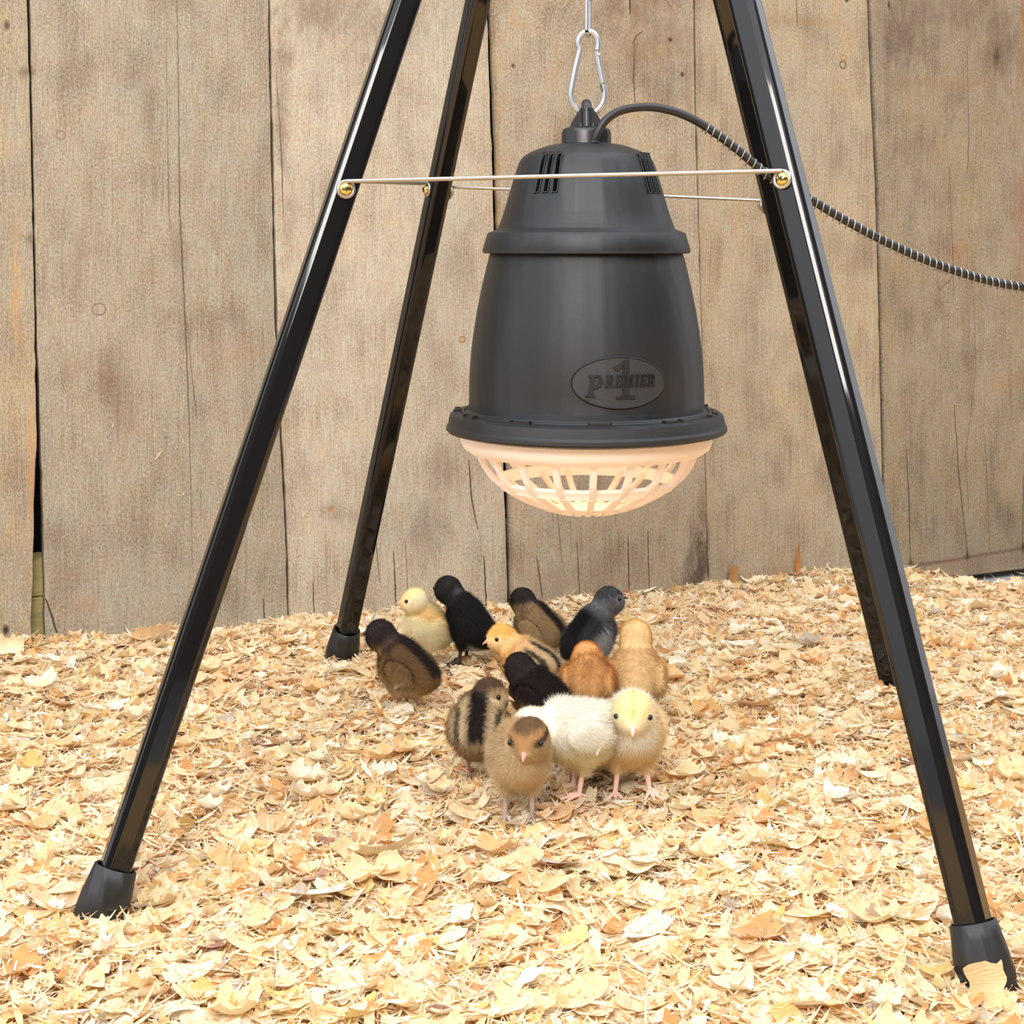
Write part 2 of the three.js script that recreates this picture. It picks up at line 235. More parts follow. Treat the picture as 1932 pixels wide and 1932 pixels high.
// ------------------------------------------------------------------ materials of the lamp and its stand
const M = {                                                        // gloss black paint, rubber, zinc, brass, white plastic
  tube: new THREE.MeshPhysicalMaterial({ color: 0x0a0a0c, roughness: 0.6, specularIntensity: 0.15, clearcoat: 0.8, clearcoatRoughness: 0.05 }),
  rubber: new THREE.MeshStandardMaterial({ color: 0x1a1a1c, roughness: 0.55 }),
  wire: new THREE.MeshStandardMaterial({ color: 0xaaa79f, metalness: 0.85, roughness: 0.32 }),
  brass: new THREE.MeshStandardMaterial({ color: 0xe0c070, metalness: 1, roughness: 0.16 }),
  zinc: new THREE.MeshStandardMaterial({ color: 0xbcc1c6, metalness: 0.7, roughness: 0.3 }),
  cable: new THREE.MeshStandardMaterial({ color: 0x1d1d1f, roughness: 0.45 }),
  guard: new THREE.MeshPhysicalMaterial({ color: 0xfffaf6, roughness: 1, transmission: 0.3, thickness: 0 }),
};
{ // the fine moulded grain of the lamp's black plastic
  const grain = data(256, 256, (i, j) => { const h = 0.5 + noise(i * 0.6, j * 0.6) * 0.5 + noise(i * 0.21, j * 0.21) * 0.3; return [h, h, h]; }, false);
  grain.repeat.set(26, 26);
  M.plastic = new THREE.MeshStandardMaterial({ color: 0x16191c, roughness: 0.42, bumpMap: grain, bumpScale: 0.00008 });
  M.gloss = new THREE.MeshStandardMaterial({ color: 0x1b1b1d, roughness: 0.33 });
}

// ------------------------------------------------------------------ the four-legged stand
const stand = thing('lamp_stand', 'tall black four-legged square-tube stand braced with wire rods around the hanging lamp', 'stand', V(0.066, 0, -1.26));
const SO = stand.position;
function chamferedTube(size, ch, r) {                           // outline of a square tube whose corners are two small flats with rounded edges
  const h = size / 2, m = 0.293 * ch, pts = [], quarter = [[h, h - ch], [h - m, h - m], [h - ch, h]], corner = [0, 1, 2, 3].flatMap((k) => quarter.map(([x, y]) => [[x, y], [-y, x], [-x, -y], [y, -x]][k]));
  const n = corner.length;
  for (let i = 0; i < n; i++) {
    const p = new THREE.Vector2(...corner[i]), a = new THREE.Vector2(...corner[(i + n - 1) % n]).sub(p).normalize(), b = new THREE.Vector2(...corner[(i + 1) % n]).sub(p).normalize();
    const p0 = p.clone().addScaledVector(a, r), p2 = p.clone().addScaledVector(b, r);
    for (let k = 0; k <= 4; k++) { const t = k / 4, d = p.clone().sub(p0).multiplyScalar(1 - t).addScaledVector(p2.clone().sub(p), t).normalize(); pts.push({ p: p0.clone().multiplyScalar((1 - t) ** 2).addScaledVector(p, 2 * t * (1 - t)).addScaledVector(p2, t * t), n: new THREE.Vector2(d.y, -d.x) }); }
  }
  return pts;
}
const section = chamferedTube(0.0195, 0.0046, 0.0009);
const legs = [
  { foot: [183, 1742], top: [1122, 1.243], turn: 20, sink: 0.009, name: 'front left' },
  { foot: [1866, 1862], top: [1136, 1.238], turn: -36, sink: 0.004, name: 'front right' },
  { foot: [643, 1243], top: [1117, 1.278], turn: 24, sink: 0.003, name: 'back left' },
  { foot: [1697, 1352], top: [1123, 1.278], turn: -24, sink: 0.031, name: 'back right' },
];
for (const L of legs) {
  const foot = onGround(...L.foot, -L.sink), top = V(((L.top[0] - 966) * 1.26) / F, 1.05, -L.top[1]), axis = top.clone().sub(foot).normalize();
  L.foot3 = foot; L.top3 = top; L.at = (y) => foot.clone().lerp(top, (y - foot.y) / (top.y - foot.y));
  const a = foot.clone().addScaledVector(axis, 0.012), len = top.distanceTo(a);
  const side = V(1, 0, 0).addScaledVector(axis, -axis.x).normalize(), fwd = side.clone().cross(axis).normalize();
  L.side = side.clone().applyAxisAngle(axis, (L.turn * Math.PI) / 180); L.fwd = fwd.clone().applyAxisAngle(axis, (L.turn * Math.PI) / 180); L.axis = axis;
  const pos0 = [], nor0 = [], ix0 = [], n0 = section.length;
  for (const h of [0, len]) for (const q of section) { const p = a.clone().addScaledVector(axis, h).addScaledVector(L.side, q.p.x).addScaledVector(L.fwd, q.p.y).sub(SO), nn = L.side.clone().multiplyScalar(q.n.x).addScaledVector(L.fwd, q.n.y); pos0.push(p.x, p.y, p.z); nor0.push(nn.x, nn.y, nn.z); }
  for (let k = 0; k < n0; k++) { const k1 = (k + 1) % n0; ix0.push(k, k + n0, k1, k1, k + n0, k1 + n0); }
  const g0 = new THREE.BufferGeometry(); g0.setAttribute('position', new THREE.Float32BufferAttribute(pos0, 3)); g0.setAttribute('normal', new THREE.Float32BufferAttribute(nor0, 3)); g0.setIndex(ix0);
  const leg = mesh('leg', g0, M.tube, stand);
  // rubber foot: a boot that starts round on the tube and flares out to a flat sole
  const rings = [[0.0345, 0.0118, 0], [0.035, 0.0128, 0], [0.0342, 0.0137, 0], [0.027, 0.0146, 0.1], [0.018, 0.0160, 0.35], [0.009, 0.0170, 0.75], [0.003, 0.0168, 1], [0.0006, 0.0150, 1], [0, 0.010, 1], [0, 0.0001, 1]];
  const pos = [], idx = [], K = 36;
  for (const [h, r, flat] of rings) {
    const c = foot.clone().addScaledVector(axis, h), up = axis.clone().lerp(V(0, 1, 0), flat).normalize(), e1 = V(1, 0, 0).addScaledVector(up, -up.x).normalize(), e2 = e1.clone().cross(up);
    for (let k = 0; k < K; k++) { const t = (k / K) * 2 * Math.PI; const p = c.clone().addScaledVector(e1, Math.cos(t) * r).addScaledVector(e2, Math.sin(t) * r).sub(SO); pos.push(p.x, p.y, p.z); }
  }
  for (let j = 0; j + 1 < rings.length; j++) for (let k = 0; k < K; k++) { const a1 = j * K + k, b1 = j * K + ((k + 1) % K), c1 = a1 + K, d1 = b1 + K; idx.push(a1, b1, c1, b1, d1, c1); }
  const fg = new THREE.BufferGeometry(); fg.setAttribute('position', new THREE.Float32BufferAttribute(pos, 3)); fg.setIndex(idx); fg.computeVertexNormals();
  mesh('rubber_foot', toCreasedNormals(fg, 0.9), M.rubber, leg).material = M.rubber;
}
{
  const bolt = merge([new THREE.CylinderGeometry(0.0038, 0.0046, 0.002, 20).translate(0, 0.001, 0), new THREE.SphereGeometry(0.0046, 20, 10, 0, 2 * Math.PI, 0, Math.PI / 2).scale(1, 0.75, 1).translate(0, 0.002, 0)]);
  const slot = merge([new THREE.BoxGeometry(0.0042, 0.0006, 0.0009).translate(0, 0.0053, 0), new THREE.BoxGeometry(0.0009, 0.0006, 0.0042).translate(0, 0.0053, 0)]);
  const washer = new THREE.TorusGeometry(0.0054, 0.0015, 8, 28).rotateX(Math.PI / 2).translate(0, 0.0012, 0);
  // each rod ends in an eye round its bolt; measured where the photograph has the bolts
  const boltAt = (px, py, d, n) => ({ p: at(px, py, d).sub(SO), n });
  const depthOn = (L, px, py) => { let d = 1.1; for (let i = 0; i < 6; i++) { const y = EYE - ((py - HORIZON) * d) / F; d = -L.at(y).z; } return d; };
  const [fl, fr, bl, br] = legs;
  const facing = (L, n) => [L.side, L.side.clone().negate(), L.fwd, L.fwd.clone().negate()].sort((a, b) => b.dot(n) - a.dot(n))[0];
  const onFace = (L, y, n) => { const f = facing(L, n); return { p: L.at(y).addScaledVector(f, 0.0098).sub(SO), n: f }; };
  const B = {
    flFront: onFace(fl, 0.4545, V(0.2, 0, 1)), frFront: onFace(fr, 0.459, V(-0.5, 0, 0.8)), blFront: onFace(bl, 0.4665, V(-1, 0, 0.25)), flBack: onFace(fl, 0.4585, V(-0.3, 0, -1)),
    blBack: onFace(bl, 0.4655, V(1, 0, -0.3)), brFront: onFace(br, 0.4525, V(-1, 0, -0.3)), frBack: onFace(fr, 0.457, V(0.5, 0, -0.85)), brBack: onFace(br, 0.4535, V(0.4, 0, 0.9)),
  };
  for (const b of Object.values(B)) {
    const o = mesh('bolt', bolt, M.brass, stand); o.position.copy(b.p); o.quaternion.setFromUnitVectors(V(0, 1, 0), b.n);
    mesh('slot', slot, new THREE.MeshStandardMaterial({ color: 0x3a3020, metalness: 0.6, roughness: 0.5 }), o);
  }
  const rodBetween = (a, b) => {
    const up = 0.0054, pa = a.p.clone().addScaledVector(a.n, 0.002), pb = b.p.clone().addScaledVector(b.n, 0.002);
    const eye = (q) => { const g = washer.clone(); g.applyQuaternion(new THREE.Quaternion().setFromUnitVectors(V(0, 1, 0), q.n)); return g.translate(q.p.x, q.p.y, q.p.z); };
    mesh('brace_rod', merge([rod(pa.add(V(0, up, 0)), pb.add(V(0, up, 0)), 0.0015), eye(a), eye(b)]), M.wire, stand);
  };
  rodBetween(B.flFront, B.frFront); rodBetween(B.flBack, B.blFront); rodBetween(B.blBack, B.brFront); rodBetween(B.frBack, B.brBack);
  const hub = new THREE.CylinderGeometry(0.045, 0.05, 0.03, 8).translate(0, 1.055, 0);
  mesh('top_plate', toCreasedNormals(hub, 0.6), M.tube, stand);
}

// ------------------------------------------------------------------ chain and snap hook
const LD = 1.26, LX = ((1106 - 966) * LD) / F, ly = (py) => EYE - ((py - HORIZON) * LD) / F, lr = (half) => (half * LD) / F;
{
  const chain = thing('chain', 'bright zinc link chain hanging above the snap hook', 'chain', V(((1110 - 966) * LD) / F, ly(66), -LD));
  const hw = 0.0052, r = 0.0016, H = 0.0335;
  const pts = []; for (let k = 0; k <= 8; k++) { const t = Math.PI + (k / 8) * Math.PI; pts.push(V(Math.cos(t) * hw, hw + Math.sin(t) * hw, 0)); } for (let k = 0; k <= 8; k++) { const t = (k / 8) * Math.PI; pts.push(V(Math.cos(t) * hw, H - hw + Math.sin(t) * hw, 0)); }
  const g = tube(pts, r, 64, 8, true);
  let y = -0.0004, k = 0;
  while (ly(66) + y < 1.03) { const o = mesh('link', g, M.zinc, chain); o.position.y = y; o.rotation.y = k % 2 ? 0.35 : 1.26; y += H - 2 * r; k++; }
}
{
  const hook = thing('snap_hook', 'zinc-plated pear-shaped snap hook joining the chain to the black lamp', 'snap hook', V(LX, ly(216), -LD));
  const at2 = (x, y) => at(x, y, LD).sub(hook.position);
  const body = [[1127, 95], [1128.5, 82], [1125.5, 70], [1118, 61.5], [1109, 59.5], [1099.5, 63], [1093, 71.5], [1091, 82], [1094, 93], [1091, 107], [1086.5, 126], [1080, 158], [1077.2, 178], [1081, 195], [1091.5, 209], [1108, 216], [1126.5, 209], [1137.5, 194], [1140.6, 177], [1137.8, 159]].map((q) => at2(...q));
  mesh('hook_body', tube(body, 0.00245, 120, 12), M.zinc, hook);
  const gate = mesh('gate', merge([tube([[1126.6, 96.5], [1130, 118], [1133.7, 138], [1137.6, 157]].map((q) => at2(...q)), 0.00262, 20, 14), new THREE.SphereGeometry(0.0016, 10, 8).translate(...at2(1129.5, 104).add(V(0, 0, 0.0021)).toArray())]), M.zinc, hook);
  mesh('gate_slot', rod(at2(1133, 160).add(V(0, 0, 0.0018)), at2(1136, 173).add(V(0, 0, 0.0018)), 0.0007, 6), new THREE.MeshStandardMaterial({ color: 0x55585a, metalness: 0.7, roughness: 0.5 }), gate);
}

// ------------------------------------------------------------------ the heat lamp
const lamp = thing('heat_lamp', 'black bell-shaped plastic heat lamp with white glowing guard hanging in the stand', 'heat lamp', V(LX, ly(985), -LD));
const Y = (py) => ly(py) - ly(985);
const profile = (list) => list.map(([half, py]) => new THREE.Vector2(Math.max(0.00001, lr(half)), Y(py)));
const lathe = (pts, seg = 96, crease = 0.5) => toCreasedNormals(new THREE.LatheGeometry(pts, seg), crease);
{ // upper cap with vent slots cut through
  const outer = [[44, 262], [47, 271], [72, 275], [98, 284], [112, 291], [121, 298], [127, 307], [131, 318], [145, 364], [156, 402], [163, 422], [167, 431], [176, 436], [185, 439], [187.5, 443], [196, 472], [195.5, 476.5], [192, 478]];
  const inner = [[186, 478], [178, 446], [160, 436], [155, 424], [136, 366], [122, 320], [112, 305], [90, 291], [44, 280], [44, 262]];
  const g = new THREE.LatheGeometry(profile([...outer, ...inner].reverse()), 96);
  const cap = new Brush(g); cap.updateMatrixWorld();
  const ev = new Evaluator(); ev.useGroups = false; ev.attributes = ['position', 'normal', 'uv'];
  const slopeA = Math.atan2(lr(148) - lr(126), Y(300) - Y(370));
  const sl = new THREE.Shape(), a = 0.00165, b = 0.0145; sl.absarc(0, b, a, 0, Math.PI); sl.absarc(0, -b, a, Math.PI, 2 * Math.PI); sl.closePath();
  const cutG = new THREE.ExtrudeGeometry(sl, { depth: 0.012, bevelEnabled: false, curveSegments: 8 }); cutG.translate(0, 0, -0.006);
  const ringPts = []; for (let k = 0; k < 24; k++) { const t = (k / 24) * 2 * Math.PI; ringPts.push(V(Math.cos(t) * (a + 0.0004), Math.sin(t) * (a + 0.0004) + (Math.sin(t) >= 0 ? b : -b), 0)); }
  const rim = tube(ringPts, 0.00055, 60, 6, true);
  let res = cap; const rims = [];
  for (let q = 0; q < 4; q++) for (let k = -1; k <= 1; k++) {
    const phi = ((-33 + q * 91 + k * 7.3) * Math.PI) / 180, py = 329, R = lr(135.2);
    const m = new THREE.Matrix4().makeRotationY(phi).multiply(new THREE.Matrix4().makeTranslation(0, Y(py), R)).multiply(new THREE.Matrix4().makeRotationX(-slopeA));
    const cut = new Brush(cutG.clone().applyMatrix4(m)); cut.updateMatrixWorld();
    res = ev.evaluate(res, cut, SUBTRACTION);
    rims.push(rim.clone().applyMatrix4(m));
  }
  const cg = res.geometry.clone(); cg.clearGroups?.();
  const upper = mesh('upper_cap', toCreasedNormals(strip(cg), 0.45), M.plastic, lamp);
  for (const r of rims) mesh('vent_rim', r, M.plastic, upper);
  // bell-shaped body
  const bodyO = [[178, 470], [183.5, 484], [190, 510], [198, 545], [206, 585], [212, 622], [216.5, 655], [219.5, 690], [221, 725], [221.5, 760], [223, 770], [228, 775], [240, 777.5], [250, 780]];
  const bodyI = [[238, 786], [216, 782], [213, 760], [211, 690], [204, 625], [190, 550], [170, 478]];
  mesh('bell_body', lathe(profile([...bodyO, ...bodyI].reverse())), M.plastic, lamp);
  // the flange that holds the guard
  const fl = [[238, 775], [243, 774.5], [250, 775.5], [256.5, 780], [259, 788], [260, 797], [263.5, 802], [264, 808], [261, 812], [252, 814], [236, 812], [232, 795]];
  const flange = mesh('flange', lathe(profile([...fl, fl[0]].reverse()), 120), M.plastic, lamp);
  const groove = new THREE.TorusGeometry(lr(233), 0.0016, 6, 100).rotateX(Math.PI / 2).translate(0, Y(776), 0);
  mesh('inner_bead', groove, M.plastic, flange);
  const clip = merge([new THREE.BoxGeometry(0.016, 0.0016, 0.0042), new THREE.BoxGeometry(0.0016, 0.0026, 0.0046).translate(0.008, 0.0004, 0), new THREE.BoxGeometry(0.0016, 0.0026, 0.0046).translate(-0.008, 0.0004, 0)]);
  for (const deg of [-62, -31, 3, 36, 68, 112, 150, 190, 230, 268]) { const c = mesh('clip', clip, M.gloss, flange), t = (deg * Math.PI) / 180; c.position.set(Math.sin(t) * lr(244), Y(774.5), Math.cos(t) * lr(244)); c.rotation.y = t; }
  // collar and hanging loop
  const col = [[20, 240], [38, 241], [44, 244], [46.5, 250], [47, 258], [47, 270], [50, 277], [30, 280]];
  const collar = mesh('collar', lathe(profile(col.reverse())), M.gloss, lamp);
  const fin = new THREE.Shape(); const w0 = lr(31), top = Y(188) - Y(243);
  fin.moveTo(-w0, 0); fin.quadraticCurveTo(-w0 * 0.72, top * 0.45, -lr(15), top * 0.74); fin.quadraticCurveTo(-lr(10), top, 0, top); fin.quadraticCurveTo(lr(10), top, lr(15), top * 0.74); fin.quadraticCurveTo(w0 * 0.72, top * 0.45, w0, 0); fin.closePath();
  const cone = new THREE.CylinderGeometry(lr(13), lr(30), top * 0.62, 6, 1).translate(0, top * 0.31, 0).rotateY(Math.PI / 6);
  const arch = []; for (let k = 0; k <= 10; k++) { const t = (k / 10) * Math.PI; arch.push(V(0, top * 0.5 + Math.sin(t) * (top * 0.5 - 0.0036), Math.cos(t) * 0.0092)); }
  arch.unshift(V(0, 0.0, 0.0122)); arch.push(V(0, 0.0, -0.0122));
  const gussets = []; for (const s of [-1, 1]) { const sh = new THREE.Shape(); sh.moveTo(s * lr(6), 0); sh.lineTo(s * w0, 0); sh.quadraticCurveTo(s * w0 * 0.8, top * 0.3, s * lr(10), top * 0.68); sh.closePath(); const gg = new THREE.ExtrudeGeometry(sh, { depth: 0.005, bevelEnabled: true, bevelSize: 0.0006, bevelThickness: 0.0006, bevelSegments: 2 }); gg.translate(0, 0, 0.0035); gussets.push(gg); }
  const loop = mesh('hanging_loop', merge([toCreasedNormals(cone, 0.3), tube(arch, 0.0041, 48, 14), ...gussets]), M.gloss, lamp);
  loop.position.y = Y(243);
  // embossed oval badge and its lettering, bent to the body's curve
  const font = await new FontLoader().loadAsync('fonts/droid/droid_serif_bold.typeface.json');
  const Rat = (y) => { const rows = profile(bodyO); for (let i = 0; i + 1 < rows.length; i++) if (y <= rows[i].y && y >= rows[i + 1].y) return lerp(rows[i].x, rows[i + 1].x, (rows[i].y - y) / (rows[i].y - rows[i + 1].y)); return lr(221); };
  const phi0 = Math.asin(49.5 / 220), yc = Y(703);
  const bend = (geo) => { const p = geo.attributes.position; for (let i = 0; i < p.count; i++) { const x = p.getX(i), y = p.getY(i) + yc, R = Rat(y) + p.getZ(i), f = phi0 + x / lr(219); p.setXYZ(i, Math.sin(f) * R, y, Math.cos(f) * R); } geo.computeVertexNormals(); return geo; };
  const oval = (rx, ry, z0, z1, ri = 0) => { const pos = [], idx = [], n = 96, rows = [[ri, z1]]; const m = 8; for (let k = 1; k <= m; k++) rows.push([lerp(ri, 1, k / m), z1]); rows.push([1.008, lerp(z0, z1, 0.5)], [1.01, z0]); for (const [f, z] of rows) for (let k = 0; k < n; k++) { const t = (k / n) * 2 * Math.PI; pos.push(Math.cos(t) * rx * f, Math.sin(t) * ry * f, z); } for (let j = 0; j + 1 < rows.length; j++) for (let k = 0; k < n; k++) { const a1 = j * n + k, b1 = j * n + ((k + 1) % n); idx.push(a1, a1 + n, b1, b1, a1 + n, b1 + n); } const gg = new THREE.BufferGeometry(); gg.setAttribute('position', new THREE.Float32BufferAttribute(pos, 3)); gg.setIndex(idx); return gg; };
  const RX = lr(85), RY = lr(44.5);
  const plate = M.plastic.clone(); plate.color.set(0x2b2d30); plate.roughness = 0.55;
  const badge = mesh('badge', toCreasedNormals(bend(oval(RX, RY, -0.0003, 0.0009)), 0.5), plate, lamp);
  const line = new THREE.MeshStandardMaterial({ color: 0x070708, roughness: 0.6 });
  const ink = new THREE.MeshStandardMaterial({ color: 0x0c0c0d, roughness: 0.6 });
  mesh('badge_outline', bend((() => { const pts = []; for (let k = 0; k < 64; k++) { const t = (k / 64) * 2 * Math.PI; pts.push(V(Math.cos(t) * RX * 1.005, Math.sin(t) * RY * 1.005, 0.0006)); } return tube(pts, 0.0007, 128, 6, true); })()), line, badge);
  const word = (text, w, h, x, y, slant, z) => {               // letters fitted to a width and a height, leaning by the slant
    const g = new TextGeometry(text, { font, size: 0.02, depth: 0.0009, curveSegments: 6, bevelEnabled: true, bevelThickness: 0.0002, bevelSize: 0.00012, bevelSegments: 1 });
    g.computeBoundingBox(); const q = g.boundingBox, kx = w / (q.max.x - q.min.x), ky = h / (q.max.y - q.min.y), p = g.attributes.position;
    for (let i = 0; i < p.count; i++) { const Y1 = (p.getY(i) - q.min.y) * ky; p.setXYZ(i, (p.getX(i) - q.min.x) * kx + slant * Y1 + x, Y1 + y, p.getZ(i) + z); }
    return bend(g);
  };
  const ux = lr(1) / 3.331, lx = (z) => (z / 3.331 + 820 - 1155.5) * lr(1), lyy = (z) => (703 - (z / 3.33 + 580)) * lr(1);   // badge coordinates measured on an enlarged view
  mesh('numeral', word('1', 132 * ux, 233 * ux, lx(1074), lyy(507), 0.02, 0.0006), ink, badge);
  const letters = [word('P', 88 * ux, 128 * ux, lx(910), lyy(490), 0.17, 0.0011)];
  for (const [ch, x0, x1] of [['R', 1022, 1080], ['E', 1082, 1128], ['M', 1130, 1200], ['I', 1204, 1230], ['E', 1234, 1280], ['R', 1282, 1340]]) letters.push(word(ch, (x1 - x0 - 7) * ux, 70 * ux, lx(x0), lyy(433), 0.17, 0.0011));
  mesh('lettering', merge(letters), line, badge);
  // white guard: rolled rim, hoops, ribs and a slotted bottom cap
  const rimP = [[226, 812], [236, 818], [237, 830], [231, 843], [221, 850], [212, 852.5], [204, 850], [206, 840], [214, 832], [218, 812]];
  const guard = mesh('guard_rim', lathe(profile([...rimP, rimP[0]].reverse()), 96, 0.8), M.guard, lamp);
  const bowl = (t) => { const pts = [[209, 846], [204, 858], [196, 876], [184, 893], [168, 908], [146, 924.5], [118, 940], [86, 953.5], [52, 962.5], [30, 965.5], [0, 967]]; const x = t * (pts.length - 1), i = Math.min(pts.length - 2, Math.floor(x)); return [lerp(pts[i][0], pts[i + 1][0], x - i), lerp(pts[i][1], pts[i + 1][1], x - i)]; };
  const bow = []; for (let k = 0; k <= 22; k++) { const [h, y] = bowl((k / 22) * 0.8); bow.push(V(0, Y(y), lr(h))); }
  const ribCurve = new THREE.CatmullRomCurve3(bow), ribSh = new THREE.Shape(); ribSh.moveTo(-0.0016, -0.0025); ribSh.lineTo(0.0016, -0.0025); ribSh.lineTo(0.0016, 0.0025); ribSh.lineTo(-0.0016, 0.0025); ribSh.closePath();
  const ribG = (() => { const pos = [], idx = []; const n = 30; for (let i = 0; i <= n; i++) { const p = ribCurve.getPoint(i / n), t = ribCurve.getTangent(i / n), nn = V(0, -t.z, t.y).normalize(); if (nn.z < 0 && i < 3) nn.negate(); const out = V(0, p.y - Y(800), p.z).normalize(); if (nn.dot(out) < 0) nn.negate(); const hw = lerp(0.0027, 0.0022, i / n); for (const [a1, b1] of [[-hw, -0.0016], [hw, -0.0016], [hw, 0.0012], [hw * 0.6, 0.0018], [-hw * 0.6, 0.0018], [-hw, 0.0012]]) { const v = p.clone().addScaledVector(nn, b1); pos.push(a1, v.y, v.z); } } for (let i = 0; i < n; i++) for (let k = 0; k < 6; k++) { const a1 = i * 6 + k, b1 = i * 6 + ((k + 1) % 6); idx.push(a1, b1, a1 + 6, b1, b1 + 6, a1 + 6); } const gg = new THREE.BufferGeometry(); gg.setAttribute('position', new THREE.Float32BufferAttribute(pos, 3)); gg.setIndex(idx); gg.computeVertexNormals(); return toCreasedNormals(gg, 0.7); })();
  for (let k = 0; k < 19; k++) { const r = mesh('rib', ribG, M.guard, guard); r.rotation.y = ((1 + (k * 360) / 19) * Math.PI) / 180; }
  const hoop = (h, y, hh, slope) => { const c = [[h + 2.5 + slope, y - hh], [h + 4 + slope, y - hh * 0.5], [h + 4 - slope, y + hh * 0.5], [h + 2.5 - slope, y + hh], [h - 4 - slope, y + hh], [h - 4 + slope, y - hh]]; return lathe(profile([...c, c[0]].reverse()), 96, 0.6); };
  mesh('hoop', hoop(165, 909, 10, 5), M.guard, guard);
  mesh('hoop', hoop(92, 951, 4, 8), M.guard, guard);
  const cup = [[64, 957], [62, 961], [40, 966], [0.01, 968], [0.01, 963], [38, 961], [58, 956]];
  mesh('guard_cap', lathe(profile([...cup, cup[0]].reverse()), 64, 0.6), M.guard, guard);
  // the bulb: its face glows inside the mouth of the bell, the light it sheds starts just below it
  const bulbP = [[20, 560], [22, 600], [60, 660], [128, 735], [140, 765], [136, 785], [118, 800], [80, 812], [40, 817], [0.01, 818]];
  const bulb = mesh('bulb', lathe(profile(bulbP.reverse()), 64, 1.2), new THREE.MeshStandardMaterial({ color: 0xffd9b0, roughness: 0.4, emissive: 0xffc49c, emissiveIntensity: 0.65 }), lamp);
  mesh('socket', lathe(profile([[36, 470], [38, 480], [38, 565], [30, 572], [0.01, 572]].reverse()), 32), M.gloss, lamp);
  const light = new THREE.PointLight(0xffc6a2, 0.022, 0, 2); light.position.set(LX, ly(836), -LD); light.castShadow = true; light.shadow.radius = 2; scene.add(light);
  // supply cord with the wire spring wound round it
  const path = [[1121, 274, 1.237], [1122, 266, 1.2365], [1128, 250, 1.236], [1142, 228, 1.237], [1166, 211, 1.24], [1200, 203, 1.243], [1240, 203.5, 1.246], [1285, 215, 1.249], [1330, 238, 1.251], [1388, 280, 1.253], [1440, 323, 1.255], [1490, 352, 1.257], [1540, 383, 1.26], [1600, 419, 1.264], [1668, 455, 1.27], [1740, 488, 1.277], [1810, 514, 1.285], [1870, 531, 1.293], [1932, 542, 1.3], [2020, 548, 1.31], [2120, 538, 1.325]].map(([x, y, d]) => at(x, y, d).sub(lamp.position));
  const curve = new THREE.CatmullRomCurve3(path, false, 'catmullrom', 0.5);
  const cord = mesh('cord', new THREE.TubeGeometry(curve, 220, 0.0033, 14), M.cable, lamp);
  const len = curve.getLength(), t0 = (() => { let best = 0, bd = 9; for (let k = 0; k <= 400; k++) { const d = curve.getPointAt(k / 400).distanceTo(path[8]); if (d < bd) { bd = d; best = k / 400; } } return best; })();
  const fr = curve.computeFrenetFrames(600), hel = []; let angle = 0, s = t0; const ds = 0.0006 / len;
  while (s < 0.999) {
    const along = (s - t0) * len, pitch = along < 0.003 ? 0.003 : 0.0059; angle += (0.0006 / pitch) * 2 * Math.PI;
    const i = Math.floor(s * 600), p = curve.getPointAt(s), tan = curve.getTangentAt(s), e1 = V(0, 0, 1).addScaledVector(tan, -tan.z).normalize(), e2 = tan.clone().cross(e1);
    hel.push(p.addScaledVector(e1, Math.cos(angle) * 0.0044).addScaledVector(e2, Math.sin(angle) * 0.0044 ).addScaledVector(e2, 0.0006)); s += ds;
  }
  mesh('spring_wire', new THREE.TubeGeometry(new THREE.CatmullRomCurve3(hel), hel.length, 0.00058, 5), M.wire, cord);
  const gland = mesh('cord_hole', new THREE.TorusGeometry(0.0046, 0.0012, 8, 24).rotateX(Math.PI / 2 - 0.35), M.gloss, lamp); gland.position.copy(path[0]).add(V(0, 0.0006, 0));
}

// ------------------------------------------------------------------ the softbox on its stand, above and behind the camera
{
  const t = thing('softbox_lamp', 'black softbox with a white glowing front on a stand above the camera', 'studio lamp', BOX.p.clone());
  t.lookAt(BOX.aim);
  const shell = new THREE.CylinderGeometry(0.12, Math.SQRT1_2, 0.4, 4, 1, true, Math.PI / 4).rotateX(-Math.PI / 2).scale(BOX.w * 1.04, BOX.h * 1.04, 1).translate(0, 0, -0.2);
  mesh('housing', toCreasedNormals(shell, 0.3), new THREE.MeshStandardMaterial({ color: 0x141414, roughness: 0.8, side: THREE.DoubleSide }), t);
  mesh('diffuser', new THREE.BoxGeometry(BOX.w, BOX.h, 0.004), new THREE.MeshStandardMaterial({ color: 0xffffff, roughness: 0.9, emissive: 0xfffaf4, emissiveIntensity: 1 }), t);
  const pole = mesh('stand_pole', new THREE.CylinderGeometry(0.014, 0.014, 1.4, 16).translate(0, -0.7, 0), M.tube, t);
  pole.position.set(0, 0.02, -0.36); pole.quaternion.copy(t.quaternion).invert();
}

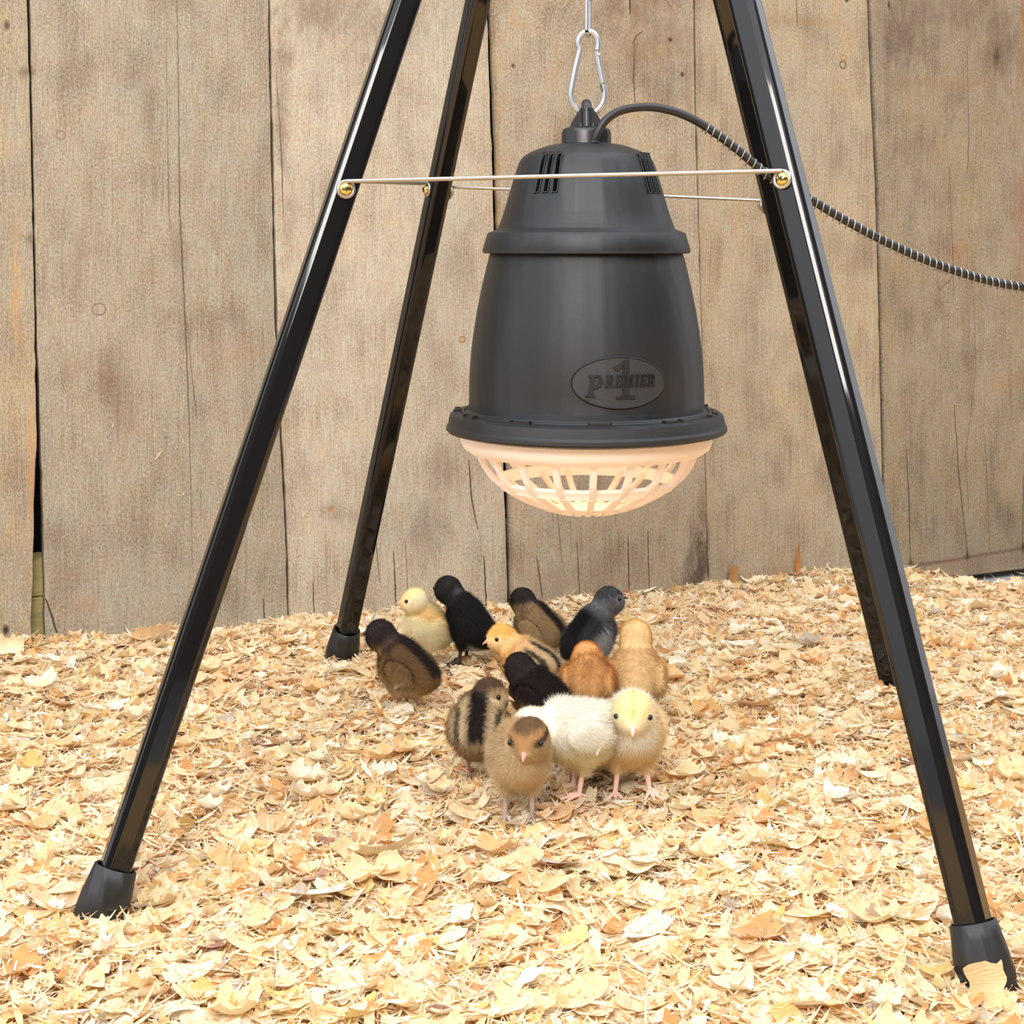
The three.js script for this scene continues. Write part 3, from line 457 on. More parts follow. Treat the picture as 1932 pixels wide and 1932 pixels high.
// ------------------------------------------------------------------ wood shavings
const bedHeight = (x, z) => {
  let h = fbm(x * 9 + 3, z * 9, 3) * 0.007 + noise(x * 31, z * 31) * 0.0022;
  const d = -z, gap = wallDepth(x) - d;
  h += -0.006 * sm(0.35, 0.0, gap) * sm(-0.2, 0.1, x) + 0.004 * sm(0.25, 0, gap) * sm(0.0, -0.3, x);
  h -= 0.032 * sm(0.5, 0.64, x) * sm(0.2, 0.07, gap);
  return h - 0.002;
};
const shavings = new THREE.Group(); shavings.name = 'wood_shavings'; scene.add(shavings);
tag(shavings, 'deep bed of pale curled wood shavings covering the floor', 'bedding', null, 'stuff');
const flakeMap = data(128, 256, (i, j) => {                       // growth rings run across the curl; colour and relief only
  const r = 0.5 + 0.5 * Math.sin(j * 0.74 + noise(i * 0.03, j * 0.05) * 6), f = noise(i * 0.4, j * 0.03) * 0.1 + noise(i * 0.05 + 9, j * 0.6) * 0.1;
  const g = clamp(0.5 + noise(j * 0.021, i * 0.01 + 3) * 1.6), v = 0.99 - 0.10 * r * g + f * 0.45; return [v, v * (0.99 - 0.03 * r * g), v * (0.98 - 0.09 * r * g)];
});
const flakeMat = new THREE.MeshPhysicalMaterial({ map: flakeMap, roughness: 0.85, side: THREE.DoubleSide, transmission: 0.42, thickness: 0, bumpMap: flakeMap, bumpScale: 0.0012 });
flakeMat.roughness = 1;
{ // the packed bed underneath
  const g = new THREE.PlaneGeometry(3.4, 2.6, 170, 130); g.rotateX(-Math.PI / 2); g.translate(0.15, 0, -1.25);
  const p = g.attributes.position;
  for (let i = 0; i < p.count; i++) { const x = p.getX(i), z = Math.max(p.getZ(i), -wallDepth(p.getX(i)) + 0.004); p.setZ(i, z); p.setY(i, bedHeight(x, z) - 0.011); }
  g.computeVertexNormals();
  const t = data(512, 512, (i, j) => { const a = noise(i * 0.06, j * 0.2), b = noise(i * 0.22, j * 0.07), n = a * 0.2 + b * 0.18 + noise(i * 0.5, j * 0.5) * 0.12; return [0.90 + n, 0.70 + n * 1.1, 0.44 + n]; }); t.repeat.set(14, 11);
  const m = mesh('packed_bed', g, new THREE.MeshStandardMaterial({ map: t, roughness: 1 }), shavings); m.userData.kind = 'stuff';
}
function flake(len, wid, bend, twist, ragged, nu = 7, nv = 3, taper = 0) {   // a thin curled sheet; bend is the angle it curls through
  const pos = [], uv = [], idx = [], R = Math.abs(bend) > 0.05 ? len / bend : 0, vo = rnd(), cup = rr(-0.12, 0.2);
  const e0 = Array.from({ length: nv + 1 }, () => rr(-1, 1) * ragged), e1 = Array.from({ length: nv + 1 }, () => rr(-1, 1) * ragged);
  for (let i = 0; i <= nu; i++) for (let j = 0; j <= nv; j++) {
    const u0 = i / nu, v = j / nv - 0.5, u = lerp(e0[j] * 0.5, 1 + e1[j] * 0.5, u0) - 0.5;
    const wv = wid * v * (1 - taper * Math.abs(2 * u0 - 1) ** (taper > 0.5 ? 1.5 : 4)) * (1 + 0.3 * noise(u0 * 3 + vo * 50, v > 0 ? 3 : 8)) + wid * 0.12 * noise(u0 * 2.5 + vo * 90, 5);
    const a = u * bend, x = R ? R * Math.sin(a) : u * len, y = (R ? R * (1 - Math.cos(a)) : 0) + cup * wid * 4 * v * v, tw = u * twist;
    pos.push(x, y + wv * Math.sin(tw), wv * Math.cos(tw)); uv.push(v * wid * 20 + vo, (u * len) / 0.05 + vo);
  }
  for (let i = 0; i < nu; i++) for (let j = 0; j < nv; j++) { const a = i * (nv + 1) + j, b = a + 1, c = a + nv + 1, d = c + 1; idx.push(a, b, c, b, d, c); }
  const g = new THREE.BufferGeometry(); g.setAttribute('position', new THREE.Float32BufferAttribute(pos, 3)); g.setAttribute('uv', new THREE.Float32BufferAttribute(uv, 2)); g.setIndex(idx); g.computeVertexNormals();
  return g;
}
const palette = [[248, 226, 178, 36], [252, 238, 204, 30], [242, 200, 140, 16], [245, 213, 170, 12], [236, 206, 128, 4], [255, 248, 230, 13], [226, 170, 104, 5], [166, 118, 88, 0.5], [202, 188, 170, 1.2]].map(([r, g, b, w]) => [new THREE.Color().setRGB(r / 255, g / 255, b / 255, THREE.SRGBColorSpace), w]);
const pw = palette.reduce((s, q) => s + q[1], 0);
const pick = () => { let r = rnd() * pw; for (const [c, w] of palette) { if ((r -= w) < 0) return c; } return palette[0][0]; };
function spot(pad = 0) {                                          // a place on the bed, within what this view and its neighbours can see
  for (;;) { const d = Math.sqrt(rr(0.74 ** 2, 2.45 ** 2)), x = rr(-0.44, 0.44) * d; if (d < wallDepth(x) - 0.004 - pad) return [x, -d]; }
}
function scatter(name, geometry, n, tilt, low, high, s0, s1) {
  const im = new THREE.InstancedMesh(geometry, flakeMat, n), m = new THREE.Matrix4(), q = new THREE.Quaternion(), e = new THREE.Euler(), sc = V(1, 1, 1), c = new THREE.Color();
  for (let i = 0; i < n; i++) {
    const s = lerp(s0, s1, rnd() ** 1.6), [x, z] = spot(0.002);
    const gap = wallDepth(x) + z, bare = sm(0.47, 0.62, x) * sm(0.2, 0.08, gap); if (bare > 0 && rnd() < bare * 0.93) { im.setMatrixAt(i, m.makeTranslation(x, -0.3, 0.5)); im.setColorAt(i, c); continue; }
    e.set(gauss() * tilt, rnd() * 2 * Math.PI, gauss() * tilt, 'YXZ'); if (rnd() < 0.5) e.x += Math.PI; q.setFromEuler(e); sc.setScalar(s);
    const y = bedHeight(x, z) + lerp(low, high, rnd());
    m.compose(V(x, y, z), q, sc); im.setMatrixAt(i, m);
    c.copy(pick()).multiplyScalar(rr(0.9, 1.06)); c.r = Math.min(c.r, 0.98); c.g = Math.min(c.g, 0.95); im.setColorAt(i, c);
  }
  im.name = name; im.userData.kind = 'stuff'; im.castShadow = im.receiveShadow = true; shavings.add(im);
}
for (let k = 0; k < 9; k++) scatter('curled_flakes', flake(rr(0.017, 0.030), rr(0.006, 0.015), rr(0.3, 2.4), rr(-1.1, 1.1), rr(0.04, 0.2), 9, 5, rr(0.15, 0.45)), 4400, 0.28, -0.008, 0.002, 0.4, 1.1);
for (let k = 0; k < 3; k++) scatter('tight_curls', flake(rr(0.014, 0.022), rr(0.005, 0.010), rr(3.0, 5.0), rr(-0.6, 0.6), rr(0.1, 0.3), 10, 3, 0.3), 3200, 0.5, -0.008, 0.001, 0.6, 1.2);
for (let k = 0; k < 8; k++) scatter('slivers', flake(rr(0.016, 0.036), rr(0.0012, 0.0034), rr(-1, 1.8), rr(-2, 2), 0.1, 8, 1, 0.75), 11500, 0.30, -0.007, 0.004, 0.45, 1.35);
for (let k = 0; k < 3; k++) scatter('crumbs', flake(rr(0.004, 0.007), rr(0.002, 0.005), rr(0.2, 1.2), 0.3, 0.4, 3, 2), 5500, 0.5, -0.009, 0.002, 0.5, 1.3);
for (let k = 0; k < 9; k++) scatter('broad_flakes', flake(rr(0.024, 0.042), rr(0.012, 0.024), rr(0.3, 1.7), rr(-0.8, 0.8), rr(0.05, 0.2), 10, 8, rr(0.1, 0.4)), 420, 0.2, -0.002, 0.0035, 0.6, 1.1);

// single shavings that stand out, where the photograph has them
const chip = (label, px, py, len, wid, bend, color, [tx, ty, tz], lift = 0.003, name = 'wood_shaving') => {
  const p = onGround(px, py), q = 1; p.y = bedHeight(p.x, p.z) + lift;
  const o = mesh(name, flake(len, wid, bend, rr(-0.3, 0.3), 0.14, 12, 7), new THREE.MeshPhysicalMaterial({ map: flakeMap, color, roughness: 1, side: THREE.DoubleSide, transmission: 0.22, thickness: 0 }));
  o.position.copy(p); o.rotation.set((tx * Math.PI) / 180, (ty * Math.PI) / 180, (tz * Math.PI) / 180, 'YXZ');
  return tag(o, label, 'wood shaving');
};
chip('square pale wood chip propped against the narrow left wall board', 20, 1246, 0.026, 0.015, 0.3, '#f6e4bd', [70, 15, 4], 0.012);
chip('rounded peach shaving humped against the wide wall board left of the front left leg', 290, 1214, 0.040, 0.030, 0.9, '#f5dcb8', [-64, 14, 8], 0.006);
chip('broad pale shaving standing upright against the front right rubber foot', 1862, 1886, 0.024, 0.021, 0.5, '#f0d6a6', [-10, 84, 80], 0.010);
chip('white curled shaving lying flat beside the front right leg', 1442, 1364, 0.030, 0.012, 1.0, '#fff6e4', [-10, 40, 0]);
chip('wide fan-shaped peach shaving with ridges right of the chicks', 1425, 1335, 0.036, 0.022, 0.7, '#eac596', [-22, -35, 6], 0.005);
chip('square white ridged chip right of the front right leg', 1822, 1432, 0.024, 0.022, 0.5, '#fdf3df', [-28, 10, 0], 0.004);
chip('pale square chip on the bedding near the right end of the wall', 1848, 1150, 0.022, 0.019, 0.4, '#f3dfb8', [-34, 20, -12], 0.006);
chip('long brown bark flake in the bedding low to the left of the front chick', 585, 1668, 0.024, 0.010, 0.8, '#a87f66', [-12, 30, 4], 0.004);
chip('grey weathered flake lying in the bedding at bottom centre', 1058, 1640, 0.026, 0.011, 0.6, '#b3a595', [-15, -8, 0], 0.004);
chip('cream flake with a yellow edge curling up at bottom centre', 1086, 1766, 0.022, 0.019, 1.1, '#f3d68c', [-30, 100, 0], 0.004);
chip('largest pale fan-shaped ridged flake in the lower middle of the bedding', 722, 1622, 0.042, 0.026, 0.9, '#f6e2b8', [-24, 25, 0], 0.004);
chip('white ridged chip left of the front chick in the bedding', 552, 1478, 0.034, 0.021, 0.4, '#faeac6', [-20, -12, 0], 0.004);
chip('white notched flake lying in front at the bottom edge', 990, 1856, 0.030, 0.017, 0.8, '#fff8ea', [-25, 60, 0], 0.004);
chip('reddish brown bark flake in the front left of the bedding', 398, 1792, 0.018, 0.010, 0.9, '#97674e', [-12, 15, 0], 0.003);
chip('cream ridged chip leaning on the left side of the front left rubber foot', 128, 1692, 0.022, 0.016, 0.3, '#f2dcae', [-32, -40, 20], 0.006);
chip('pale splintered shaving lying across the front left rubber foot', 246, 1722, 0.030, 0.010, 0.5, '#f9ebc9', [-24, 14, 8], 0.007);
chip('reddish stick-like sliver in the bedding right of the chicks', 1566, 1444, 0.028, 0.004, 0.3, '#a9694f', [-8, -24, 0], 0.004);
chip('pale long shaving with ridges in the bedding by the back right leg', 1668, 1340, 0.030, 0.016, 0.6, '#f0d7a8', [-20, -5, 0], 0.004);
chip('broad cream flake in the front centre of the bedding', 830, 1770, 0.034, 0.020, 1.0, '#f8e8c4', [-20, 50, 0], 0.004);
chip('white splintered shaving at the bottom left of the bedding', 590, 1700, 0.044, 0.013, 0.5, '#fdf2dc', [-12, 8, 0], 0.004);
chip('dark tan shaving in the bedding left of the back right leg', 1470, 1240, 0.026, 0.015, 0.9, '#b79c70', [-16, 20, 0], 0.004);
const wallChip = (label, px, py, len, wid, bend, color, roll, off = 0.0165, tilt = 0, group, name = 'wood_splinter', cat = 'wood splinter') => {
  const [s, y] = onWall(px, py), o = mesh(name, flake(len, wid, bend, 0.2, 0.1, 8, 3, len > wid * 3 ? 0.8 : 0.1), new THREE.MeshPhysicalMaterial({ map: flakeMap, color, roughness: 1, side: THREE.DoubleSide, transmission: 0.2, thickness: 0 }));
  o.position.set(s * CT + off * ST, y, -(Z0 + s * ST) + off * CT);
  o.quaternion.setFromEuler(new THREE.Euler(0, TH, 0)).multiply(new THREE.Quaternion().setFromAxisAngle(V(0, 0, 1), (roll * Math.PI) / 180)).multiply(new THREE.Quaternion().setFromAxisAngle(V(1, 0, 0), Math.PI / 2 + tilt));
  return tag(o, label, cat, group);
};
wallChip('thin upright orange sliver of wood against the wall board', 1497, 1058, 0.046, 0.0075, 0.25, '#cf8a48', 90, 0.010, 0.1);
wallChip('short tan chip standing against the wall right of the lamp guard', 1373, 1088, 0.030, 0.012, 0.3, '#c9935a', 82, 0.010, 0.1);
wallChip('longest pale splinter clinging to the wide left wall board', 298, 858, 0.014, 0.0022, 0.2, '#e6cfa6', 52, 0.0040);
wallChip('short thick pale splinter stuck to the board between the left legs', 572, 970, 0.009, 0.0016, 0.4, '#ecd9b4', 65, 0.0022);
for (const [x, y, r] of [[212, 801, 70], [310, 810, 150], [331, 844, 40], [344, 832, 85], [343, 866, 160], [382, 828, 55], [143, 881, 130], [345, 930, 60], [336, 933, 175], [379, 921, 100], [320, 971, 120], [312, 991, 70], [282, 988, 80], [166, 1003, 60], [373, 1008, 95]])
  wallChip('tiny pale splinter among those dusting the wide left wall board', x, y, rr(0.003, 0.006), rr(0.0007, 0.0013), 0.5, '#e9d6b2', r, 0.0038, rr(-0.1, 0.1), 'tiny splinters on the wide left board');

// ------------------------------------------------------------------ chicks
// A body is one skin: capsules and ellipsoids in millimetres joined by a smooth minimum and meshed; legs and toes are tubes merged into it. Down grows on it as thin tapering hairs.
function surfaceNets(f, lo, hi, cell) {
  const n = [0, 1, 2].map((k) => Math.ceil((hi[k] - lo[k]) / cell) + 1), [nx, ny, nz] = n, val = new Float32Array(nx * ny * nz), id = new Int32Array(nx * ny * nz).fill(-1), pos = [], idx = [];
  for (let z = 0; z < nz; z++) for (let y = 0; y < ny; y++) for (let x = 0; x < nx; x++) val[x + nx * (y + ny * z)] = f(lo[0] + x * cell, lo[1] + y * cell, lo[2] + z * cell);
  const E = [[0, 1], [2, 3], [4, 5], [6, 7], [0, 2], [1, 3], [4, 6], [5, 7], [0, 4], [1, 5], [2, 6], [3, 7]];
  for (let z = 0; z < nz - 1; z++) for (let y = 0; y < ny - 1; y++) for (let x = 0; x < nx - 1; x++) {
    const b = x + nx * (y + ny * z), v = [b, b + 1, b + nx, b + nx + 1, b + nx * ny, b + nx * ny + 1, b + nx * ny + nx, b + nx * ny + nx + 1].map((i) => val[i]);
    let m = 0; for (let k = 0; k < 8; k++) if (v[k] < 0) m |= 1 << k;
    if (m === 0 || m === 255) continue;
    let sx = 0, sy = 0, sz = 0, c = 0;
    for (const [a, d] of E) if (v[a] < 0 !== v[d] < 0) { const t = v[a] / (v[a] - v[d]); sx += lerp(a & 1, d & 1, t); sy += lerp((a >> 1) & 1, (d >> 1) & 1, t); sz += lerp(a >> 2, d >> 2, t); c++; }
    id[b] = pos.length / 3; pos.push(lo[0] + (x + sx / c) * cell, lo[1] + (y + sy / c) * cell, lo[2] + (z + sz / c) * cell);
  }
  const quad = (a, b, c, d, flip) => { if (a < 0 || b < 0 || c < 0 || d < 0) return; flip ? idx.push(a, c, b, b, c, d) : idx.push(a, b, c, b, d, c); };
  for (let z = 1; z < nz - 1; z++) for (let y = 1; y < ny - 1; y++) for (let x = 1; x < nx - 1; x++) {
    const b = x + nx * (y + ny * z), v0 = val[b] < 0;
    if (v0 !== val[b + 1] < 0) quad(id[b - nx - nx * ny], id[b - nx * ny], id[b - nx], id[b], !v0);
    if (v0 !== val[b + nx] < 0) quad(id[b - 1 - nx * ny], id[b - 1], id[b - nx * ny], id[b], !v0);
    if (v0 !== val[b + nx * ny] < 0) quad(id[b - 1 - nx], id[b - nx], id[b - 1], id[b], !v0);
  }
  return { pos, idx };
}
const smin = (a, b, k) => { const h = Math.max(k - Math.abs(a - b), 0) / k; return Math.min(a, b) - h * h * k * 0.25; };
const downMat = new THREE.MeshStandardMaterial({ vertexColors: true, roughness: 1, side: THREE.DoubleSide });
const skinMat = new THREE.MeshStandardMaterial({ vertexColors: true, roughness: 0.8 });
const eyeMat = new THREE.MeshStandardMaterial({ color: 0x0a0807, roughness: 0.12 });
const beakMats = {}; const beakMat = (c) => (beakMats[c] ??= new THREE.MeshStandardMaterial({ color: c, roughness: 0.45 }));
function beakGeometry() {
  const half = (sgn, len, h, w) => { const pos = [], idx = [], N = 8, K = 9; for (let i = 0; i <= N; i++) { const t = i / N, r = Math.sqrt(1 - t * 0.985) * (1 - 0.25 * t), drop = sgn > 0 ? -1.6 * t * t * t : 0; for (let k = 0; k <= K; k++) { const a = (k / K) * Math.PI; pos.push(Math.cos(a) * w * r, sgn * Math.sin(a) * h * r + drop, t * len); } } for (let i = 0; i < N; i++) for (let k = 0; k < K; k++) { const a = i * (K + 1) + k; sgn > 0 ? idx.push(a, a + 1, a + K + 1, a + 1, a + K + 2, a + K + 1) : idx.push(a, a + K + 1, a + 1, a + 1, a + K + 1, a + K + 2); } const g = new THREE.BufferGeometry(); g.setAttribute('position', new THREE.Float32BufferAttribute(pos, 3)); g.setIndex(idx); g.computeVertexNormals(); return g; };
  return merge([half(1, 8.2, 2.9, 2.9), half(-1, 6.6, 1.7, 2.6)]).scale(0.001, 0.001, 0.001);
}
const beakG = beakGeometry().scale(0.92, 0.9, 0.76), eyeG = new THREE.SphereGeometry(0.0018, 14, 10);
function chick(label, o) {
  const S1 = (o.s ?? 1), root = thing('chick', label, 'chick', onGround(o.foot[0], o.foot[1], 0), (o.yaw * Math.PI) / 180);
  root.position.y = bedHeight(root.position.x, root.position.z) + 0.0015; root.scale.setScalar(S1);
  const pitch = ((o.pitch ?? -12) * Math.PI) / 180, hip = V(0, 26, -2), cp = Math.cos(pitch), sp = Math.sin(pitch), drop = o.crouch ?? 0, fat = o.fat ?? 1;
  const turn = (p) => { const y = p[1] - hip.y, z = p[2] - hip.z; return [p[0], hip.y + y * cp - z * sp - drop, hip.z + y * sp + z * cp]; };   // lifts the breast for a negative pitch
  const back = (p) => { const y = p[1] - hip.y + drop, z = p[2] - hip.z; return [p[0], hip.y + y * cp + z * sp, hip.z - y * sp + z * cp]; };
  const head = o.head ?? [0, 60, 13], hm = new THREE.Matrix4().makeTranslation(...head).multiply(new THREE.Matrix4().makeRotationFromEuler(new THREE.Euler(((o.nod ?? 8) * Math.PI) / 180, ((o.look ?? 0) * Math.PI) / 180, ((o.tip ?? 0) * Math.PI) / 180, 'YXZ'))), hi = hm.clone().invert();
  const R = { body: [19 * fat, 17.5, 22.5], breast: 14.5 * fat, rump: 11.5 };
  const neck0 = turn([0, 44, 9]), prims = [];
  const ell = (c, r, k, inv) => prims.push({ k, f: (x, y, z) => { let X = x - c[0], Y1 = y - c[1], Z = z - c[2]; if (inv) { const yy = Y1 * cp + Z * sp; Z = -Y1 * sp + Z * cp; Y1 = yy; } const a = Math.hypot(X / r[0], Y1 / r[1], Z / r[2]), b = Math.hypot(X / r[0] ** 2, Y1 / r[1] ** 2, Z / r[2] ** 2); return b < 1e-6 ? -Math.min(...r) : (a * (a - 1)) / b; } });
  const cap = (a, b, ra, rb, k) => { const d = [b[0] - a[0], b[1] - a[1], b[2] - a[2]], l2 = d[0] ** 2 + d[1] ** 2 + d[2] ** 2; prims.push({ k, f: (x, y, z) => { const t = clamp(((x - a[0]) * d[0] + (y - a[1]) * d[1] + (z - a[2]) * d[2]) / l2); return Math.hypot(x - a[0] - d[0] * t, y - a[1] - d[1] * t, z - a[2] - d[2] * t) - lerp(ra, rb, t); } }); };
  ell(turn([0, 36, -3]), R.body, 6, true);
  ell(turn([0, 33.5, 9]), [R.breast, 14.5, 13], 7, true);
  ell(turn([0, 39, -20]), [R.rump, 9.5, 11], 7, true);
  ell(turn([0, 29, -5]), [16 * fat, 14, 19], 6, true);
  cap(neck0, [head[0], head[1] - 4, head[2] - 3], 12.5, 10.5, 8);
  const hp = (x, y, z) => V(x, y, z).applyMatrix4(hm).toArray();
  ell(head, [11.6, 11.8, 12.4], 4); ell(hp(0, -2.4, 7.5), [6.6, 6.2, 6.4], 5); ell(hp(0, -4.5, 1.5), [9.8, 7.5, 8.5], 5);
  const foot = (s) => [s * 8.5 + (o.step ? s * o.step[0] : 0), 0, 1 + (o.step ? s * o.step[1] : 0)];
  for (const s of [-1, 1]) { cap(turn([s * 9.5, 27, -3]), [s * 8.5, 15 - drop * 0.7, -1.5], 7.5, 3.4, 5); const w = turn([s * 18.2 * fat, 37.5, -5]); ell(w, [3.6, 9, 14.5], 4, true); }
  const field = (x, y, z) => { let d = 1e3; for (const p of prims) d = smin(d, p.f(x, y, z), p.k); return d; };
  const { pos, idx } = surfaceNets(field, [-32, 4, -44], [32, 92, 46], 1.7);
  const N = pos.length / 3, nor = new Float32Array(pos.length), col = new Float32Array(pos.length), e = 0.6;
  const normalAt = (x, y, z) => { const a = field(x + e, y, z) - field(x - e, y, z), b = field(x, y + e, z) - field(x, y - e, z), c = field(x, y, z + e) - field(x, y, z - e), l = Math.hypot(a, b, c) || 1; return [a / l, b / l, c / l]; };
  const hv = V(0, 0, 0);
  const color = (x, y, z) => {                                     // the down's own markings, in the chick's own frame
    hv.set(x, y, z).applyMatrix4(hi); const b = back([x, y, z]), isHead = sm(17, 12.5, hv.length()) * sm(-13, -6, hv.y + hv.z * 0.15);
    const jit = noise(x * 0.35 + o.foot[0], z * 0.35 + y * 0.2) * 0.6 + noise(x * 1.1 + o.foot[0], z * 0.8 + y * 0.9) * 0.35;
    const cb = o.coat(b[0], b[1], b[2], jit), ch = (o.face ?? o.coat)(hv.x, hv.y, hv.z, jit, true);
    return mix3(cb, ch, isHead);
  };
  for (let i = 0; i < N; i++) { const [x, y, z] = [pos[i * 3], pos[i * 3 + 1], pos[i * 3 + 2]]; nor.set(normalAt(x, y, z), i * 3); const c = color(x, y, z); col.set(c, i * 3); }
  const bg = new THREE.BufferGeometry(); bg.setAttribute('position', new THREE.Float32BufferAttribute(pos.map((v) => v * 0.001), 3)); bg.setAttribute('normal', new THREE.BufferAttribute(nor, 3)); bg.setAttribute('color', new THREE.BufferAttribute(col, 3)); bg.setIndex(idx);
  const parts = [strip(bg)], lc = lin(o.legs ?? '#e8b49a');
  const paint = (g) => { g = strip(g); g.deleteAttribute('uv'); const c = new Float32Array(g.attributes.position.count * 3); for (let i = 0; i < c.length; i += 3) c.set(lc, i); g.setAttribute('color', new THREE.BufferAttribute(c, 3)); return g; };
  const taper = (a, b, r0, r1, mid) => { const pts = mid ? [a, mid, b] : [a, b], cv = new THREE.CatmullRomCurve3(pts.map((p) => V(...p).multiplyScalar(0.001))), g = new THREE.TubeGeometry(cv, 8, 0.001, 8), p = g.attributes.position; for (let i = 0; i <= 8; i++) { const c = cv.getPoint(i / 8), r = lerp(r0, r1, i / 8); for (let k = 0; k <= 8; k++) { const q = i * 9 + k; p.setXYZ(q, c.x + (p.getX(q) - c.x) * r, c.y + (p.getY(q) - c.y) * r, c.z + (p.getZ(q) - c.z) * r); } } return paint(g); };
  if (!o.noLegs) for (const s of [-1, 1]) {
    const ft = foot(s), knee = [s * 8.5, 17 - drop * 0.8, -2], an = [ft[0], 2.6, ft[2]];
    parts.push(taper(knee, an, 2.1, 1.55)); parts.push(paint(new THREE.SphereGeometry(0.0021, 10, 8).translate(an[0] * 0.001, 0.0024, an[2] * 0.001)));
    for (const a of [-0.55, 0, 0.5]) { const dx = Math.sin(a + s * 0.12), dz = Math.cos(a); parts.push(taper(an, [an[0] + dx * 12.5, 0.6, an[2] + dz * 12.5], 1.6, 0.65, [an[0] + dx * 6, 2.1, an[2] + dz * 6])); }
    parts.push(taper(an, [an[0] - s * 1.5, 0.8, an[2] - 5.5], 1.3, 0.6));
  }
  const body = mesh('body', mergeGeometries(parts), skinMat, root);
  // face
  const beak = mesh('beak', beakG, beakMat(o.beak ?? '#e9b096'), root); beak.matrixAutoUpdate = true;
  const bp = V(0, -2.2, 12.6).applyMatrix4(hm); beak.position.copy(bp).multiplyScalar(0.001); beak.quaternion.setFromRotationMatrix(hm);
  beak.rotateX(0.2);
  const eyes = [];
  for (const s of [-1, 1]) { const d = V(s * 0.80, 0.10, 0.56).normalize(); let p = V(0, 0, 0), r = 6; for (; r < 18; r += 0.15) { p = d.clone().multiplyScalar(r).applyMatrix4(hm); if (field(p.x, p.y, p.z) > 0.5) break; } eyes.push(p); mesh('eye', eyeG, eyeMat, root).position.copy(p).multiplyScalar(0.001); }
  // down
  const areas = []; let sum = 0; const P = (i) => [pos[i * 3], pos[i * 3 + 1], pos[i * 3 + 2]];
  for (let t = 0; t < idx.length; t += 3) { const a = P(idx[t]), b = P(idx[t + 1]), c = P(idx[t + 2]); const u = [b[0] - a[0], b[1] - a[1], b[2] - a[2]], v = [c[0] - a[0], c[1] - a[1], c[2] - a[2]]; sum += Math.hypot(u[1] * v[2] - u[2] * v[1], u[2] * v[0] - u[0] * v[2], u[0] * v[1] - u[1] * v[0]) / 2; areas.push(sum); }
  const HN = o.hairs ?? 48000, hpz = new Float32Array(HN * 9), hn = new Float32Array(HN * 9), hc = new Float32Array(HN * 9); let w = 0;
  for (let h = 0; h < HN; h++) {
    const q = rnd() * sum; let lo = 0, hi2 = areas.length - 1; while (lo < hi2) { const m = (lo + hi2) >> 1; areas[m] < q ? (lo = m + 1) : (hi2 = m); }
    let a = rnd(), b = rnd(); if (a + b > 1) { a = 1 - a; b = 1 - b; }
    const A = P(idx[lo * 3]), B = P(idx[lo * 3 + 1]), C = P(idx[lo * 3 + 2]), p = [0, 1, 2].map((k) => A[k] + (B[k] - A[k]) * a + (C[k] - A[k]) * b);
    if (eyes.some((v) => Math.hypot(v.x - p[0], v.y - p[1], v.z - p[2]) < 2.7) || Math.hypot(bp.x - p[0], bp.y - p[1], bp.z - p[2]) < 3.4) continue;
    const n = normalAt(...p); hv.set(...p).applyMatrix4(hi); const onHead = hv.length() < 16.5;
    let fl = onHead ? [p[0] - bp.x, p[1] - bp.y, p[2] - bp.z] : [p[0] * 0.02, -0.55, -0.85 * cp]; let l = Math.hypot(...fl) || 1; fl = fl.map((v) => v / l);
    fl = fl.map((v) => v + gauss() * 0.55); const d0 = fl[0] * n[0] + fl[1] * n[1] + fl[2] * n[2]; let tg = fl.map((v, k) => v - d0 * n[k]); l = Math.hypot(...tg) || 1; tg = tg.map((v) => v / l);
    const st = rr(0.26, 0.86) * (onHead ? 0.9 : 1), dir = tg.map((v, k) => v * Math.sqrt(1 - st * st) + n[k] * st), len = (onHead ? rr(1.8, 4.2) : rr(3, 7.6)) * (o.fluff ?? 1) * (p[1] < 16 ? 0.6 : 1), wd = rr(0.08, 0.17);
    let sd = [n[1] * tg[2] - n[2] * tg[1], n[2] * tg[0] - n[0] * tg[2], n[0] * tg[1] - n[1] * tg[0]]; const ro = gauss() * 0.9; sd = sd.map((v, k) => v * Math.cos(ro) + n[k] * Math.sin(ro)); if ((sd[1] * dir[2] - sd[2] * dir[1]) * n[0] + (sd[2] * dir[0] - sd[0] * dir[2]) * n[1] + (sd[0] * dir[1] - sd[1] * dir[0]) * n[2] < 0) sd = sd.map((v) => -v);
    const c = color(p[0] + dir[0] * 2, p[1] + dir[1] * 2, p[2] + dir[2] * 2), tone = rr(0.8, 1.2), tip = o.tipTone ?? 1.06;
    for (let k = 0; k < 3; k++) { const r0 = p[k] - n[k] * 0.6; hpz[w * 9 + k] = (r0 - sd[k] * wd) * 0.001; hpz[w * 9 + 3 + k] = (r0 + sd[k] * wd) * 0.001; hpz[w * 9 + 6 + k] = (r0 + dir[k] * len) * 0.001; for (let m = 0; m < 3; m++) { hn[w * 9 + m * 3 + k] = n[k]; hc[w * 9 + m * 3 + k] = Math.min(0.97, c[k] * tone * (m === 2 ? tip : 1)); } }
    w++;
  }
  const hg = new THREE.BufferGeometry(); hg.setAttribute('position', new THREE.BufferAttribute(hpz.slice(0, w * 9), 3)); hg.setAttribute('normal', new THREE.BufferAttribute(hn.slice(0, w * 9), 3)); hg.setAttribute('color', new THREE.BufferAttribute(hc.slice(0, w * 9), 3));
  mesh('down', hg, downMat, body).userData.kind = 'stuff';
